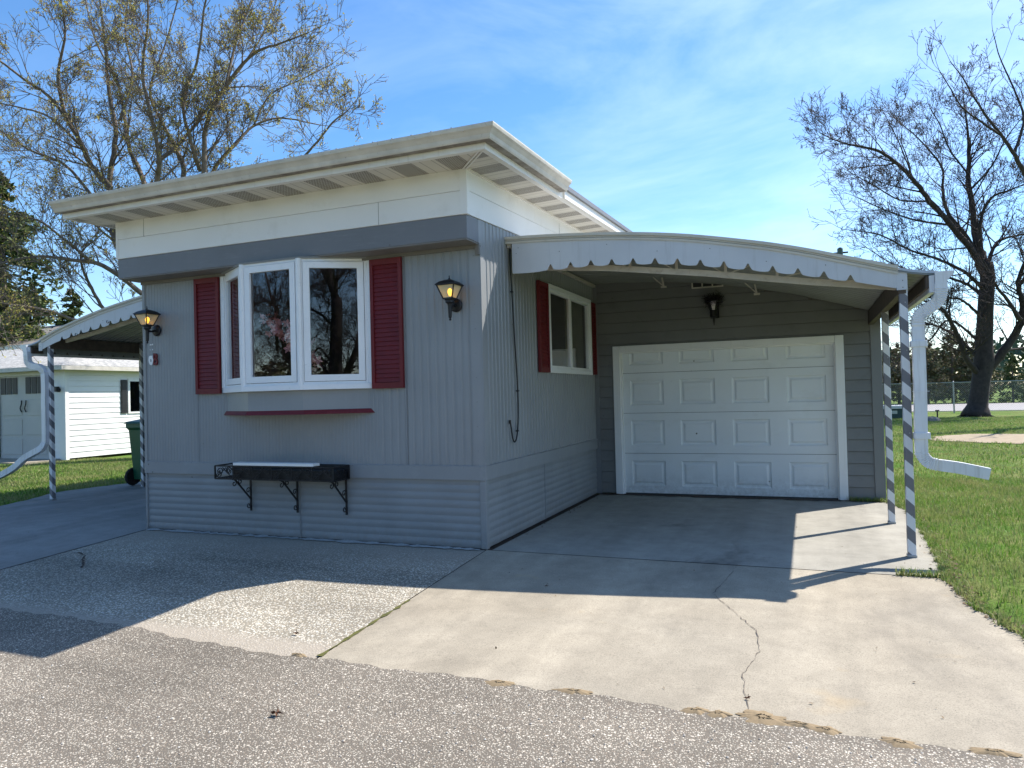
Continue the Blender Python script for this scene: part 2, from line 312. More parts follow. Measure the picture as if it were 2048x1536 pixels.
# ---------------------------------------------------------------- mesh builder
class MB:
    def __init__(s): s.v = []; s.f = []
    def add(s, vs, fs):
        o = len(s.v); s.v.extend([tuple(p) for p in vs]); s.f.extend([tuple(i+o for i in f) for f in fs]); return s
    def quad(s, a, b, c, d): return s.add([a, b, c, d], [(0, 1, 2, 3)])
    def box(s, x0, x1, y0, y1, z0, z1, bev=0):
        if x1 < x0: x0, x1 = x1, x0
        if y1 < y0: y0, y1 = y1, y0
        if z1 < z0: z0, z1 = z1, z0
        b = min(bev, (x1-x0)*.3, (y1-y0)*.3, (z1-z0)*.3)
        if b <= 0:
            v = [(x0,y0,z0),(x1,y0,z0),(x1,y1,z0),(x0,y1,z0),(x0,y0,z1),(x1,y0,z1),(x1,y1,z1),(x0,y1,z1)]
            return s.add(v, [(0,3,2,1),(4,5,6,7),(0,1,5,4),(1,2,6,5),(2,3,7,6),(3,0,4,7)])
        import bmesh
        bm = bmesh.new(); bmesh.ops.create_cube(bm, size=1)
        for v in bm.verts:
            v.co = Vector(((x0+x1)/2+v.co.x*(x1-x0), (y0+y1)/2+v.co.y*(y1-y0), (z0+z1)/2+v.co.z*(z1-z0)))
        bmesh.ops.bevel(bm, geom=bm.edges[:], offset=b, segments=1, affect='EDGES')
        bm.verts.index_update()
        s.add([v.co[:] for v in bm.verts], [[v.index for v in f.verts] for f in bm.faces]); bm.free(); return s
    def bar(s, a, b, w, h=None, up=(0, 0, 1)):
        a = Vector(a); b = Vector(b); h = h or w; d = (b-a).normalized(); u = Vector(up)
        if abs(d.dot(u)) > .98: u = Vector((0, 1, 0))
        r = d.cross(u).normalized(); u = r.cross(d)
        v = []
        for p in (a, b):
            for i, j in ((-1,-1),(1,-1),(1,1),(-1,1)): v.append(p+r*(i*w/2)+u*(j*h/2))
        return s.add(v, [(0,3,2,1),(4,5,6,7),(0,1,5,4),(1,2,6,5),(2,3,7,6),(3,0,4,7)])
    def prism(s, poly, z0, z1):
        n = len(poly)
        v = [(p[0], p[1], z0) for p in poly]+[(p[0], p[1], z1) for p in poly]
        return s.add(v, [tuple(range(n))[::-1], tuple(range(n, 2*n))]+[(i, (i+1) % n, n+(i+1) % n, n+i) for i in range(n)])
    def extr(s, poly3, vec):
        n = len(poly3); vec = Vector(vec)
        v = [Vector(p) for p in poly3]+[Vector(p)+vec for p in poly3]
        return s.add(v, [tuple(range(n))[::-1], tuple(range(n, 2*n))]+[(i, (i+1) % n, n+(i+1) % n, n+i) for i in range(n)])
    def tube(s, pts, rad, n=6, cap=True, aspect=None, up=(0, 1, 0)):
        pts = [Vector(p) for p in pts]
        if not hasattr(rad, '__len__'): rad = [rad]*len(pts)
        o = len(s.v); prev = None; k = len(pts)
        for i, p in enumerate(pts):
            d = (pts[min(i+1, k-1)]-pts[max(i-1, 0)])
            if d.length < 1e-9: d = Vector((0, 0, 1))
            d.normalize()
            if prev is None:
                u = Vector(up)
                if abs(d.dot(u)) > .95: u = Vector((1, 0, 0))
            else: u = prev
            r = d.cross(u).normalized(); u = r.cross(d).normalized(); prev = u
            for j in range(n):
                a = 2*math.pi*(j+.5)/n; ca, sa = math.cos(a), math.sin(a)
                if aspect:
                    ca, sa = (math.copysign(aspect[0], ca), math.copysign(aspect[1], sa)) if n == 4 else (ca*aspect[0], sa*aspect[1])
                s.v.append(tuple(p+(r*ca+u*sa)*rad[i]))
        for i in range(k-1):
            for j in range(n):
                a = o+i*n+j; b = o+i*n+(j+1) % n
                s.f.append((a, b, b+n, a+n))
        if cap: s.f.append(tuple(o+j for j in range(n))[::-1]); s.f.append(tuple(o+(k-1)*n+j for j in range(n)))
        return s
    def lathe(s, prof, c, n=16, axis='z'):
        o = len(s.v)
        for r, h in prof:
            for j in range(n):
                a = 2*math.pi*j/n
                if axis == 'z': s.v.append((c[0]+r*math.cos(a), c[1]+r*math.sin(a), c[2]+h))
                elif axis == 'y': s.v.append((c[0]+r*math.cos(a), c[1]+h, c[2]+r*math.sin(a)))
                else: s.v.append((c[0]+h, c[1]+r*math.cos(a), c[2]+r*math.sin(a)))
        for i in range(len(prof)-1):
            for j in range(n):
                a = o+i*n+j; b = o+i*n+(j+1) % n; s.f.append((a, b, b+n, a+n))
        s.f.append(tuple(o+j for j in range(n))); s.f.append(tuple(o+(len(prof)-1)*n+j for j in range(n)))
        return s
ROOT = {}
def obj(name, mb, mat, parent=None, base=None, smooth=False):
    me = bpy.data.meshes.new(name)
    off = ROOT[parent.name] if parent else Vector(base) if base is not None else Vector((0, 0, 0))
    arr = np.array(mb.v, dtype=np.float64).reshape(-1, 3)-np.array(off[:])
    me.from_pydata(arr.tolist(), [], mb.f)
    me.materials.append(M[mat] if isinstance(mat, str) else mat)
    if smooth:
        me.polygons.foreach_set('use_smooth', [True]*len(me.polygons))
    o = bpy.data.objects.new(name, me); COL.objects.link(o)
    if parent: o.parent = parent
    else: o.location = off
    ROOT[o.name] = off
    return o
def objs(name, mb, mat, parent=None, smooth=False):
    par = list(range(len(mb.v)))
    def fd(i):
        while par[i] != i: par[i] = par[par[i]]; i = par[i]
        return i
    for f in mb.f:
        a = fd(f[0])
        for q in f[1:]:
            b = fd(q)
            if a != b: par[b] = a
    comp = {}
    for f in mb.f: comp.setdefault(fd(f[0]), []).append(f)
    for fs in comp.values():
        idx = sorted({i for f in fs for i in f}); mp_ = {k: n for n, k in enumerate(idx)}
        m2 = MB(); m2.v = [mb.v[i] for i in idx]; m2.f = [tuple(mp_[i] for i in f) for f in fs]
        obj(name, m2, mat, parent, smooth=smooth)
def fix_normals(o):
    import bmesh
    bm = bmesh.new(); bm.from_mesh(o.data); bmesh.ops.recalc_face_normals(bm, faces=bm.faces); bm.to_mesh(o.data); bm.free()
def tag(o, label, cat, group=None, kind=None):
    if label: o['label'] = label
    if cat: o['category'] = cat
    if group: o['group'] = group
    if kind: o['kind'] = kind
    return o
def thing(name, loc, label, cat, group=None):
    o = bpy.data.objects.new(name, None); COL.objects.link(o); o.location = loc; o.empty_display_size = .1
    ROOT[o.name] = Vector(loc); return tag(o, label, cat, group)
def struct(name, mb, mat):
    o = obj(name, mb, mat); o['kind'] = 'structure'; return o
def copy_tree(o, parent=None):
    c = o.copy(); COL.objects.link(c); c.parent = parent
    for ch in list(o.children): copy_tree(ch, c)
    return c
rnd = random.Random(7)
# ================================================================ GROUND
def grid_sheet(xs_fun, ys, zoff, nx=1):
    mb = MB(); vs = []; fs = []
    for y in ys:
        xs = xs_fun(y); a, b = xs
        for i in range(nx+1):
            x = a+(b-a)*i/nx; vs.append((x, y, gz(x, y)+zoff))
    for j in range(len(ys)-1):
        for i in range(nx):
            k = j*(nx+1)+i; fs.append((k, k+1, k+nx+2, k+nx+1))
    mb.add(vs, fs); return mb
def interp(pts, y):
    pts = sorted(pts)
    if y <= pts[0][0]: return pts[0][1]
    for (a, va), (b, vb) in zip(pts, pts[1:]):
        if y <= b: return va+(vb-va)*(y-a)/(b-a)
    return pts[-1][1]
lawn = struct('lawn', grid_sheet(lambda y: (-160, 160), [-160, -60, -20, -2.5, 0, 20, 60, 160, 400], -.03), 'lawn')
# jittered ragged edge of the right slab (x as a function of y)
SLABR = [(-2.6, 3.95), (-1.9, 3.70), (-1.2, 3.45), (-.6, 3.28), (0, 3.22), (.54, 3.27), (1.5, 3.31), (2.8, 3.33), (3.3, 3.2), (3.5, 3.18)]
def slab_right(y): return interp(SLABR, y)+.012*math.sin(y*23)+.010*math.sin(y*61+1)
ysf = [-2.55+i*.05 for i in range(52)]
def pad_edge(y): return interp([(-2.6, .09), (-1.3, .045), (0, -.005)], y)
driveway = struct('driveway', grid_sheet(lambda y: (pad_edge(y)+.006, slab_right(y)), [y for y in ysf if y < -.014]+[-.014], .0, 1), 'conc')
ysb = [.0+i*.05 for i in range(67)]+[3.345]
obj('rear_slab', grid_sheet(lambda y: (.045, slab_right(y)), ysb, .0), 'concback', driveway)
pad = struct('aggregate_pad', grid_sheet(lambda y: (interp([(-2.6, -3.52), (-1.54, -3.59), (0, -3.72)], y), pad_edge(y)-.006), [-2.55, -2, -1.5, -1, -.5, -.02], -.002), 'aggr')
LS = [(-3, -7.0), (.74, -7.16), (1.3, -7.4), (1.9, -7.78), (2.5, -7.75), (3.3, -7.6), (7, -7.5)]
leftslab = struct('left_slab', grid_sheet(lambda y: (interp(LS, y)+.02*math.sin(y*17), interp([(-2.6, -3.535), (-1.54, -3.605), (0, -3.735)], y)), [-2.55+i*.15 for i in range(60)], .0), 'concleft')
# dark earth under the joints
struct('joint_soil', grid_sheet(lambda y: (-7.0, 3.2), [-2.5, -1.2, 0, 1.5, 3.38], -.014), 'dirt_strip')
def ribbon(pts, w, zo, rag=0.0, seed=1):
    r = random.Random(seed); mb = MB(); vs = []; n = len(pts)
    for i, (x, y) in enumerate(pts):
        a = pts[max(i-1, 0)]; b = pts[min(i+1, n-1)]; d = Vector((b[0]-a[0], b[1]-a[1])).normalized(); q = Vector((-d.y, d.x))
        ww = (w if not hasattr(w, '__len__') else w[i])*(1+rag*r.uniform(-1, 1))/2
        for s in (1, -1):
            X, Y = x+q.x*ww*s, y+q.y*ww*s; vs.append((X, Y, gz(X, Y)+zo))
    return mb.add(vs, [(2*i, 2*i+1, 2*i+3, 2*i+2) for i in range(n-1)])
def jit(pts, step, amp, seed):
    r = random.Random(seed); out = []
    for (a, b) in zip(pts, pts[1:]):
        L = math.dist(a, b); n = max(1, int(L/step))
        for i in range(n):
            t = i/n; out.append((a[0]+(b[0]-a[0])*t+r.uniform(-amp, amp), a[1]+(b[1]-a[1])*t+r.uniform(-amp, amp)))
    out.append(pts[-1]); return out
obj('crack', ribbon(jit([(1.95, 0), (1.90, -.45), (1.86, -.72), (1.97, -.95), (2.15, -1.3), (2.19, -1.6), (2.13, -1.9), (2.17, -2.2), (2.2, -2.36)],   .035, .007, 3),   .0028, .004, .8, 4), paint('crack_shadow', (.13, .105, .085), .95, .5, 40), driveway)
obj('crack', ribbon(jit([(-3.5, -.95), (-3.33, -1.0), (-3.2, -1.12), (-3.02, -1.25), (-2.95, -1.32)], .04, .008, 5), .014, .004, .8, 6), 'dirt_strip', pad)
obj('moss', ribbon(jit([(.06, -1.35), (.07, -1.8), (.08, -2.3)], .05, .004, 8), .022, .005, .9, 9), paint('moss', (.10, .10, .02), .95, .5, 30), pad)
# mortar smear between pad and wall
obj('mortar_edge', ribbon([(-3.7+i*.05, -.035) for i in range(74)], .06, .006, .75, 12), 'concfoot', pad)
obj('debris_strip', ribbon([(.05+i*.06, 3.31) for i in range(53)], .085, .006, .8, 13), 'dirt_strip', driveway)
# road: its ragged near edge overlaps the slabs
def road_edge(x):
    return -2.345+.028*math.sin(x*1.1+.5)+.012*math.sin(x*9)+.010*math.sin(x*31+2)+(.14 if x < -1.5 else .14*max(0, (-.4-x)/1.1) if x < -.4 else 0)
mb = MB(); vs = []; fs = []
xs = [-60, -40, -25, -15, -10, -7]+[-6+i*.04 for i in range(301)]+[7, 10, 20, 40, 60]
for x in xs:
    ye = road_edge(x); vs += [(x, ye, gz(x, ye)+.004), (x, -2.5, -.071) if ye > -2.5 else (x, ye-.01, -.071), (x, -9.5, -.071)]
for i in range(len(xs)-1):
    for j in range(2): fs.append((3*i+j, 3*i+j+1, 3*i+j+4, 3*i+j+3))
mb.add(vs, fs); struct('road', mb, 'road')
struct('far_road', MB().box(-150, 150, 33.5, 47, -.05, -.012), 'farroad')
# bare dirt patch on the right lawn
def blob(cx, cy, rx, ry, z, n=40, rag=.12, seed=1, dome=0):
    r = random.Random(seed); mb = MB(); ph = [r.uniform(0, 6) for _ in range(4)]
    vs = [(cx, cy, gz(cx, cy)+z+dome)]; rings = 4
    for k in range(1, rings+1):
        for j in range(n):
            a = 2*math.pi*j/n; q = 1+rag*(math.sin(2*a+ph[0])+.6*math.sin(5*a+ph[1])+.5*math.sin(9*a+ph[2])+.4*math.sin(17*a+ph[3]))
            X, Y = cx+rx*q*k/rings*math.cos(a), cy+ry*q*k/rings*math.sin(a)
            vs.append((X, Y, gz(X, Y)+z+dome*(1-(k/rings)**2)))
    fs = [(0, 1+j, 1+(j+1) % n) for j in range(n)]
    for k in range(rings-1):
        for j in range(n):
            a = 1+k*n+j; b = 1+k*n+(j+1) % n; fs.append((a, b, b+n, a+n))
    return mb.add(vs, fs)
struct('dirt_patch', blob(7.2, 14.0, 2.0, 1.9, -.016, 60, .07, 3), 'dirt')
# sand spilled at the joint of road and drive
for i, (x, rx, ry) in enumerate([(1.10, .075, .03), (1.45, .07, .032), (1.98, .06, .03), (2.07, .05, .03), (2.24, .11, .05), (2.38, .065, .03), (2.47, .06, .028), (2.72, .07, .032), (3.02, .07, .03), (-.03, .05, .02)]):
    y = road_edge(x)+.005
    s = obj('sand_pile', blob(x, y, rx, ry, .003, 40, .24, 20+i, .010), 'sand', base=(x, y, gz(x, y)), smooth=True)
    tag(s, 'small flat pile of tan sand on the seam between road and driveway', 'sand pile', 'sand piles along the road edge')
# ================================================================ TREES
def catmull(pts, sub):
    P = [Vector(p) for p in pts]; P = [P[0]*2-P[1]]+P+[P[-1]*2-P[-2]]; out = []
    for i in range(1, len(P)-2):
        for k in range(sub):
            t = k/sub; a, b, c, d = P[i-1:i+3]
            out.append(.5*((2*b)+(c-a)*t+(2*a-5*b+4*c-d)*t*t+(3*b-a-3*c+d)*t**3))
    out.append(P[-2]); return out
class Tree:
    def __init__(s, seed, bud_size, bud_n, twigden=1.0, minr=.0035, upw=.25):
        s.r = random.Random(seed); s.br = MB(); s.bud = MB(); s.tr = MB(); s.bs = bud_size; s.bn = bud_n; s.den = twigden; s.minr = minr; s.upw = upw
    def rv(s):
        r = s.r; return Vector((r.gauss(0, 1), r.gauss(0, 1), r.gauss(0, 1))).normalized()
    def buds(s, p, d, n):
        r = s.r
        for _ in range(n):
            a = s.rv(); b = a.cross(s.rv()).normalized(); c = p+s.rv()*s.bs*.7; z = s.bs*r.uniform(.5, 1.1)
            s.bud.add([c-a*z*.5, c+b*z*.35, c+a*z*.6, c-b*z*.35], [(0, 1, 2, 3)])
    def branch(s, p, d, L, rad, lvl):
        r = s.r; n = 4 if lvl < 2 else 3; pts = [p]; rr = [rad]
        q = p.copy(); dd = d.normalized()
        for i in range(n):
            dd = (dd+s.rv()*.17+Vector((0, 0, s.upw*(.5 if lvl < 2 else .25)))).normalized()
            q = q+dd*(L/n); pts.append(q.copy()); rr.append(max(s.minr, rad*(1-(i+1)/n*.75)))
        s.br.tube(pts, rr, 3 if rad < .03 else 5, cap=False)
        if lvl >= 3:
            if r.random() < .85: s.buds(pts[-1], dd, s.bn)
            return
        kids = {0: max(2, round(4.5*s.den)), 1: max(2, round(3.4*s.den)), 2: 3}[lvl]
        for k in range(kids):
            t = r.uniform(.2, 1.0); i = min(n-1, int(t*n)); f = t*n-i; b0 = pts[i].lerp(pts[i+1], f)
            ax = (pts[i+1]-pts[i]).normalized(); side = ax.cross(s.rv()).normalized()
            nd = (ax*r.uniform(.5, .9)+side*r.uniform(.5, .9)+Vector((0, 0, .12))).normalized()
            s.branch(b0, nd, L*r.uniform(.45, .78)*(1.1-t*.35), max(s.minr, rr[i]*.55), lvl+1)
        if lvl >= 2 and r.random() < .8: s.buds(pts[-1], dd, s.bn)
    def limb(s, pts, r0, r1, kids, klen, lvl=0, t0=.12, n=7, into=None):
        r = s.r; P = catmull(pts, 5); k = len(P); rr = [r0+(r1-r0)*(i/(k-1))**.8 for i in range(k)]
        for i in range(1, k-1): P[i] = P[i]+s.rv()*rr[i]*.25
        (into or s.br).tube(P, rr, n, cap=True)
        for _ in range(int(kids*s.den*1.1)):
            t = t0+(1-t0)*r.random(); x = t*(k-1); i = min(k-2, int(x)); b0 = P[i].lerp(P[i+1], x-i)
            ax = (P[i+1]-P[i]).normalized(); side = ax.cross(s.rv()).normalized()
            nd = (ax*r.uniform(.35, .9)+side*r.uniform(.5, 1.0)+Vector((0, 0, .2))).normalized()
            s.branch(b0, nd, klen*r.uniform(.5, 1.15)*(1.15-.45*t), max(s.minr, min(rr[i]*.45, .035)), lvl)
        s.branch(P[-1], (P[-1]-P[-2]), klen*.7, max(s.minr, r1*.8), max(lvl, 1))
    def finish(s, name, base, label, bark, bud, group=None):
        t = thing(name, base, label, 'tree', group)
        obj('trunk', s.tr, bark, t, smooth=True); b = obj('branches', s.br, bark, t, smooth=True); obj('buds', s.bud, bud, t)['kind'] = 'stuff'
        return t
# ---- big budding maple behind the left side of the home
T = Tree(11, .043, 3, 1.13, .0048, .14)
D = 17.0
def L3(pp, d0, slope):
    out = []
    for i, q in enumerate(pp): out.append(AT(q[0], q[1], D+d0+slope*i/(len(pp)-1)))
    return out
base = AT(345, 905, D); base.z = gz(0, 5)-.05
T.tr.tube(catmull([base, AT(342, 800, D), AT(338, 700, D), AT(333, 620, D)], 4), [.46-.012*i for i in range(13)], 12)
big = [
 ([(333, 640), (300, 565), (243, 500), (225, 455), (218, 365), (231, 271), (217, 180), (210, 90), (200, 0), (190, -90)], 0, 1.0, .17, 18),
 ([(220, 375), (184, 332), (160, 283), (127, 220), (117, 145), (130, 60), (110, -60)], .3, -1.8, .11, 14),
 ([(145, 255), (100, 195), (50, 160), (-20, 110), (-90, 90)], -.2, -1.5, .06, 10),
 ([(330, 620), (305, 470), (289, 365), (262, 305), (249, 235), (232, 160), (188, 72), (160, -60)], 0, 2.5, .12, 14),
 ([(332, 620), (312, 480), (314, 361), (318, 325), (307, 253), (285, 145), (296, 36), (290, -80)], 0, -2.2, .12, 16),
 ([(335, 620), (350, 480), (368, 354), (354, 300), (325, 246), (300, 180), (330, 90), (372, -60)], 0, 2.0, .12, 16),
 ([(338, 620), (380, 470), (408, 343), (412, 253), (452, 173), (506, 108), (560, 87), (615, 66)], 0, -1.0, .12, 17),
 ([(338, 630), (385, 450), (426, 342), (470, 289), (506, 253), (560, 236), (640, 250)], 0, 1.8, .10, 12),
 ([(425, 345), (500, 395), (560, 372), (610, 311), (636, 282), (665, 245), (695, 222)], 0, -2.0, .06, 8),
 ([(314, 325), (361, 285), (415, 217), (470, 152), (530, 60), (570, -50)], -.5, 2.5, .07, 13),
 ([(400, 340), (387, 300), (365, 202), (394, 126), (408, 20), (430, -80)], 0, -2.5, .07, 12),
 ([(225, 440), (190, 400), (130, 330), (60, 300), (-20, 250), (-80, 240)], 0, 2.2, .07, 12),
 ([(160, 290), (100, 235), (40, 215), (-40, 200)], 0, 1.6, .05, 8),
 ([(335, 640), (285, 588), (205, 532), (155, 522), (80, 513), (0, 528), (-60, 560)], 0, -2.6, .10, 12),
 ([(180, 522), (130, 480), (75, 440), (20, 430), (-60, 400)], -1.2, -1.0, .045, 8),
 ([(330, 690), (250, 660), (207, 618), (183, 575), (166, 540), (163, 505), (190, 480)], 0, -1.5, .08, 8),
 ([(330, 670), (210, 650), (150, 640), (100, 622), (40, 612), (-40, 600)], 0, -3.2, .08, 9),
 ([(452, 173), (470, 90), (500, 10), (520, -60)], -.5, 1.0, .05, 9),
 ([(240, 240), (265, 150), (250, 60), (265, -60)], 0, 1.0, .05, 10),
 ([(506, 253), (540, 190), (600, 160), (660, 130)], 1.2, 1.0, .035, 6),
]
for pp, d0, sl, r0, kids in big:
    T.limb(L3(pp, d0, sl), r0*.74, .014, kids, 1.25, n=7)
T.finish('budding_tree', base, 'large spreading tree with yellow green buds behind the left end of the home', 'bark', 'budgreen')
# ---- dark bare tree on the right lawn
T = Tree(5, .04, 1, .94, .0068, .14)
D = 27.7
base = AT(1952, 832, D); base.z = -.03
trunk = catmull([base, AT(1957, 800, D), AT(1962, 760, D), AT(1968, 725, D), AT(1968, 690, D), AT(1970, 640, D), AT(1972, 600, D), AT(1975, 560, D), AT(1972, 525, D)], 3)
tw = [.62, .53, .49, .46, .45, .44, .44, .45, .47, .50, .48, .42, .42, .40, .39, .38, .37, .37, .37, .36, .35, .35, .34, .34, .33]
tw = [q*(.72 if i > 1 else .85) for i, q in enumerate(tw)]
T.tr.tube(trunk, tw[:len(trunk)], 14)
for a in range(7):   # root flares
    an = a*.9+.3; q = base+Vector((math.cos(an)*.66, math.sin(an)*.66, -.02)); T.tr.tube([trunk[2]+Vector((math.cos(an)*.2, math.sin(an)*.2, 0)), base+Vector((math.cos(an)*.42, math.sin(an)*.42, .04)), q], [.14, .07, .02], 6)
big = [
 ([(1972, 530), (1957, 492), (1947, 440), (1937, 352), (1938, 299), (1933, 246), (1925, 180)], 0, 1.0, .28, 26),
 ([(1972, 560), (1950, 510), (1898, 447), (1859, 401), (1827, 359), (1789, 323), (1757, 302), (1715, 292), (1683, 285), (1641, 267)], 0, -2.0, .22, 30),
 ([(1960, 520), (1930, 470), (1894, 422), (1885, 380), (1883, 334), (1841, 281), (1800, 245)], 0, 2.0, .16, 22),
 ([(1970, 545), (1960, 450), (1982, 397), (2020, 380), (2070, 360)], 0, -1.0, .14, 16),
 ([(1972, 540), (1990, 490), (2015, 475), (2060, 465), (2110, 440)], 0, 1.5, .13, 14),
 ([(1965, 745), (2005, 705), (2038, 655), (2046, 610), (2036, 565), (2055, 510), (2075, 420), (2060, 330)], 0, -1.5, .30, 26),
 ([(2041, 640), (2018, 603), (1995, 575), (1980, 546), (1958, 505)], -1.0, -.6, .13, 8),
 ([(1962, 750), (1935, 722), (1914, 668), (1890, 625), (1870, 612), (1845, 600), (1800, 575)], 0, -2.0, .20, 18),
 ([(1962, 720), (1925, 685), (1895, 662), (1860, 648), (1835, 650), (1800, 640)], 0, 1.6, .12, 14),
 ([(1965, 690), (1900, 640), (1860, 680), (1835, 690), (1800, 720)], 0, 1.0, .08, 10),
 ([(1966, 640), (1946, 618), (1928, 603), (1910, 596), (1880, 601), (1840, 590)], 0, -1.6, .10, 12),
 ([(1968, 600), (1945, 575), (1900, 556), (1850, 547), (1790, 530), (1740, 500)], 0, 1.8, .12, 18),
 ([(1970, 585), (1935, 548), (1880, 520), (1820, 500), (1760, 470), (1700, 460)], 0, -1.8, .12, 20),
 ([(1900, 450), (1830, 440), (1770, 420), (1715, 395)], 0, -1.6, .07, 14),
 ([(1860, 402), (1800, 400), (1750, 372), (1700, 345)], 0, .6, .06, 12),
 ([(1938, 350), (1900, 300), (1880, 250), (1860, 215)], .2, .6, .06, 12),
 ([(1940, 380), (1985, 330), (2010, 280), (2040, 240)], .2, -1, .07, 14),
 ([(2010, 700), (2060, 690), (2110, 640)], 0, 1, .08, 8),
 ([(1827, 359), (1800, 290), (1775, 240)], -.8, 0, .04, 7),
]
for pp, d0, sl, r0, kids in big:
    T.limb(L3(pp, d0, sl), r0*.66, .016, kids, 1.7, n=7)
bare = T.finish('bare_tree', base, 'dark bare tree with thick forked trunk standing on the right lawn before the fence', 'darkbark', 'budred')
# ---- nearer tree whose branches come in from the right
T = Tree(23, .05, 1, .42, .006, .3)
D = 21.0
base = AT(2150, 860, D); base.z = -.05
T.tr.tube(catmull([base, AT(2150, 700, D), AT(2140, 560, D), AT(2100, 440, D), AT(2062, 370, D)], 4), [.34-.012*i for i in range(17)], 12)
for pp, d0, sl, r0, kids in [
 ([(2062, 370), (2042, 334), (2027, 306), (2000, 267), (1975, 235), (1945, 190), (1925, 155), (1900, 122)], 0, -1.0, .075, 16),
 ([(2028, 306), (2044, 260), (2045, 222), (2022, 165), (2000, 116), (1985, 60)], 0, .6, .05, 12),
 ([(1996, 267), (1960, 242), (1925, 215), (1898, 172), (1878, 140)], -.5, -.6, .035, 10),
 ([(2062, 370), (2090, 300), (2080, 200), (2110, 80)], 0, 1.0, .07, 12),
 ([(2045, 240), (2062, 180), (2050, 120), (2062, 60)], .4, .6, .035, 8),
 ([(2140, 560), (2200, 400), (2250, 200)], 0, -1.0, .14, 16),
 ([(2150, 640), (2260, 480), (2330, 300)], 0, 1.5, .14, 16)]:
    T.limb(L3(pp, d0, sl), r0, .010, kids, 1.2, n=6)
T.finish('bare_tree', base, 'nearer bare tree whose sparse branches reach in at the upper right corner', 'darkbark', 'budred')
# ---- evergreens
def conifer(seed, h, w, n, leaf, mat='needle', name='evergreen_tree', droop=.25, col=False):
    r = random.Random(seed); tr = MB(); fo = MB()
    tr.tube([(0, 0, 0), (0, 0, h*.5), (0, 0, h*.97)], [h*.022, h*.014, .01], 7)
    nb = int(h*9)
    for i in range(nb):
        t = (i+r.random())/nb; z = h*((.015 if col else .06)+.93*t); L = w*((1-t)**.75 if not col else (1-t**3)*.9)*r.uniform(.55, 1.15)+.1
        a = r.uniform(0, 6.283); d = Vector((math.cos(a), math.sin(a), 0))
        tip = Vector((0, 0, z))+d*L+Vector((0, 0, -L*droop+(L*.5 if col else 0)))
        tr.tube([(0, 0, z), tip], [.02, .006], 3, cap=False)
        m = max(3, int(n/nb*(L/w+.25)))
        for k in range(m):
            s = r.random()**.6; p = Vector((0, 0, z)).lerp(tip, s)+Vector((r.gauss(0, 1), r.gauss(0, 1), r.gauss(0, .8)))*L*.13
            u = Vector((r.gauss(0, 1), r.gauss(0, 1), r.gauss(0, .6))).normalized()*leaf*r.uniform(.5, 1.2); v = u.cross(Vector((r.gauss(0, 1), r.gauss(0, 1), r.gauss(0, 1)))).normalized()*leaf*.28
            fo.add([p-u*.5, p+v, p+u*.7, p-v], [(0, 1, 2, 3)])
    return tr, fo
def place_conifer(px, D, h, w, n, leaf, seed, label, mat='needle', group=None, col=False, z=-.05, name='evergreen_tree'):
    p = AT(px, 800, D); p.z = z
    t = thing(name, (0, 0, 0), label, 'tree', group)
    tr, fo = conifer(seed, h, w, n, leaf, mat, col=col)
    obj('trunk', tr, 'bark', t); obj('foliage', fo, mat, t); t.location = p; return t
place_conifer(8, 30, 11.2, 4.0, 18000, .26, 3, 'tall dark evergreen at the far left behind the budding tree')
place_conifer(150, 34, 6.9, 2.0, 8000, .24, 4, 'shorter pointed evergreen rising over the neighbouring roof beside the tall one')
place_conifer(70, 36, 7.6, 2.8, 9000, .25, 5, 'broad evergreen between the tall evergreen and the pointed one')
protos = {}
def tree_copy(key, maker, p, s, rz, label, group, first=[True]):
    if key not in protos: t = maker(); protos[key] = t
    else: t = copy_tree(protos[key])
    t.location = p; t.rotation_euler = (0, 0, rz); t.scale = (s, s, s); tag(t, label, 'tree', group); return t
def mk(seed, h, w, n, leaf, mat, col, name):
    def f():
        t = thing(name, (0, 0, 0), '', 'tree'); tr, fo = conifer(seed, h, w, n, leaf, mat, col=col)
        obj('trunk', tr, 'bark', t); obj('foliage', fo, mat, t); return t
    return f
mkA = mk(31, 5.2, 1.7, 5500, .20, 'brush', True, 'hedge_tree'); mkB = mk(32, 4.6, 2.2, 4500, .22, 'brush', True, 'brush_tree'); mkC = mk(33, 6.0, 2.2, 5500, .22, 'needle', False, 'hedge_tree')
pr = random.Random(9)
for i in range(19):
    x = 2.0+i*1.55; y = 49+pr.uniform(-.8, 1.5); key = 'AACBBA'[i % 6] if i < 12 else 'BBCB'[i % 4]
    far = x > 13.6
    s = pr.uniform(.85, 1.05)*(.58 if far else .98 if key != 'C' else .85)
    lab = {'A': 'dense dark green tree in the row beyond the far road', 'B': 'brownish green brushy tree in the row beyond the far road', 'C': 'pointed dark evergreen in the row beyond the far road'}[key]
    tree_copy(key, {'A': mkA, 'B': mkB, 'C': mkC}[key], (x, y, -.05), s, pr.uniform(0, 6), lab, 'trees in the row beyond the far road')
# far-off wood on the horizon
fm = MB(); r = random.Random(77)
for i in range(26000):
    x = r.uniform(-190, 260); y = r.uniform(170, 215); hh = 7.5+2.5*math.sin(x*.05)+2*math.sin(x*.13+1)+1.2*math.sin(x*.7)
    z = r.uniform(0, 1)**.7*hh; s = r.uniform(.5, 1.1); a = Vector((r.gauss(0, 1), r.gauss(0, 1), r.gauss(0, 1))).normalized()*s; b = a.cross(Vector((r.gauss(0, 1), r.gauss(0, 1), r.gauss(0, 1)))).normalized()*s*.6
    p = Vector((x, y, z)); fm.add([p-a, p+b, p+a, p-b], [(0, 1, 2, 3)])
o = obj('distant_woods', fm, leafy('distant_foliage', [(.05, .085, .05), (.075, .11, .07), (.10, .12, .09)], .9, 0)); tag(o, 'far-off blue green wood along the horizon', 'woods', None, 'stuff')
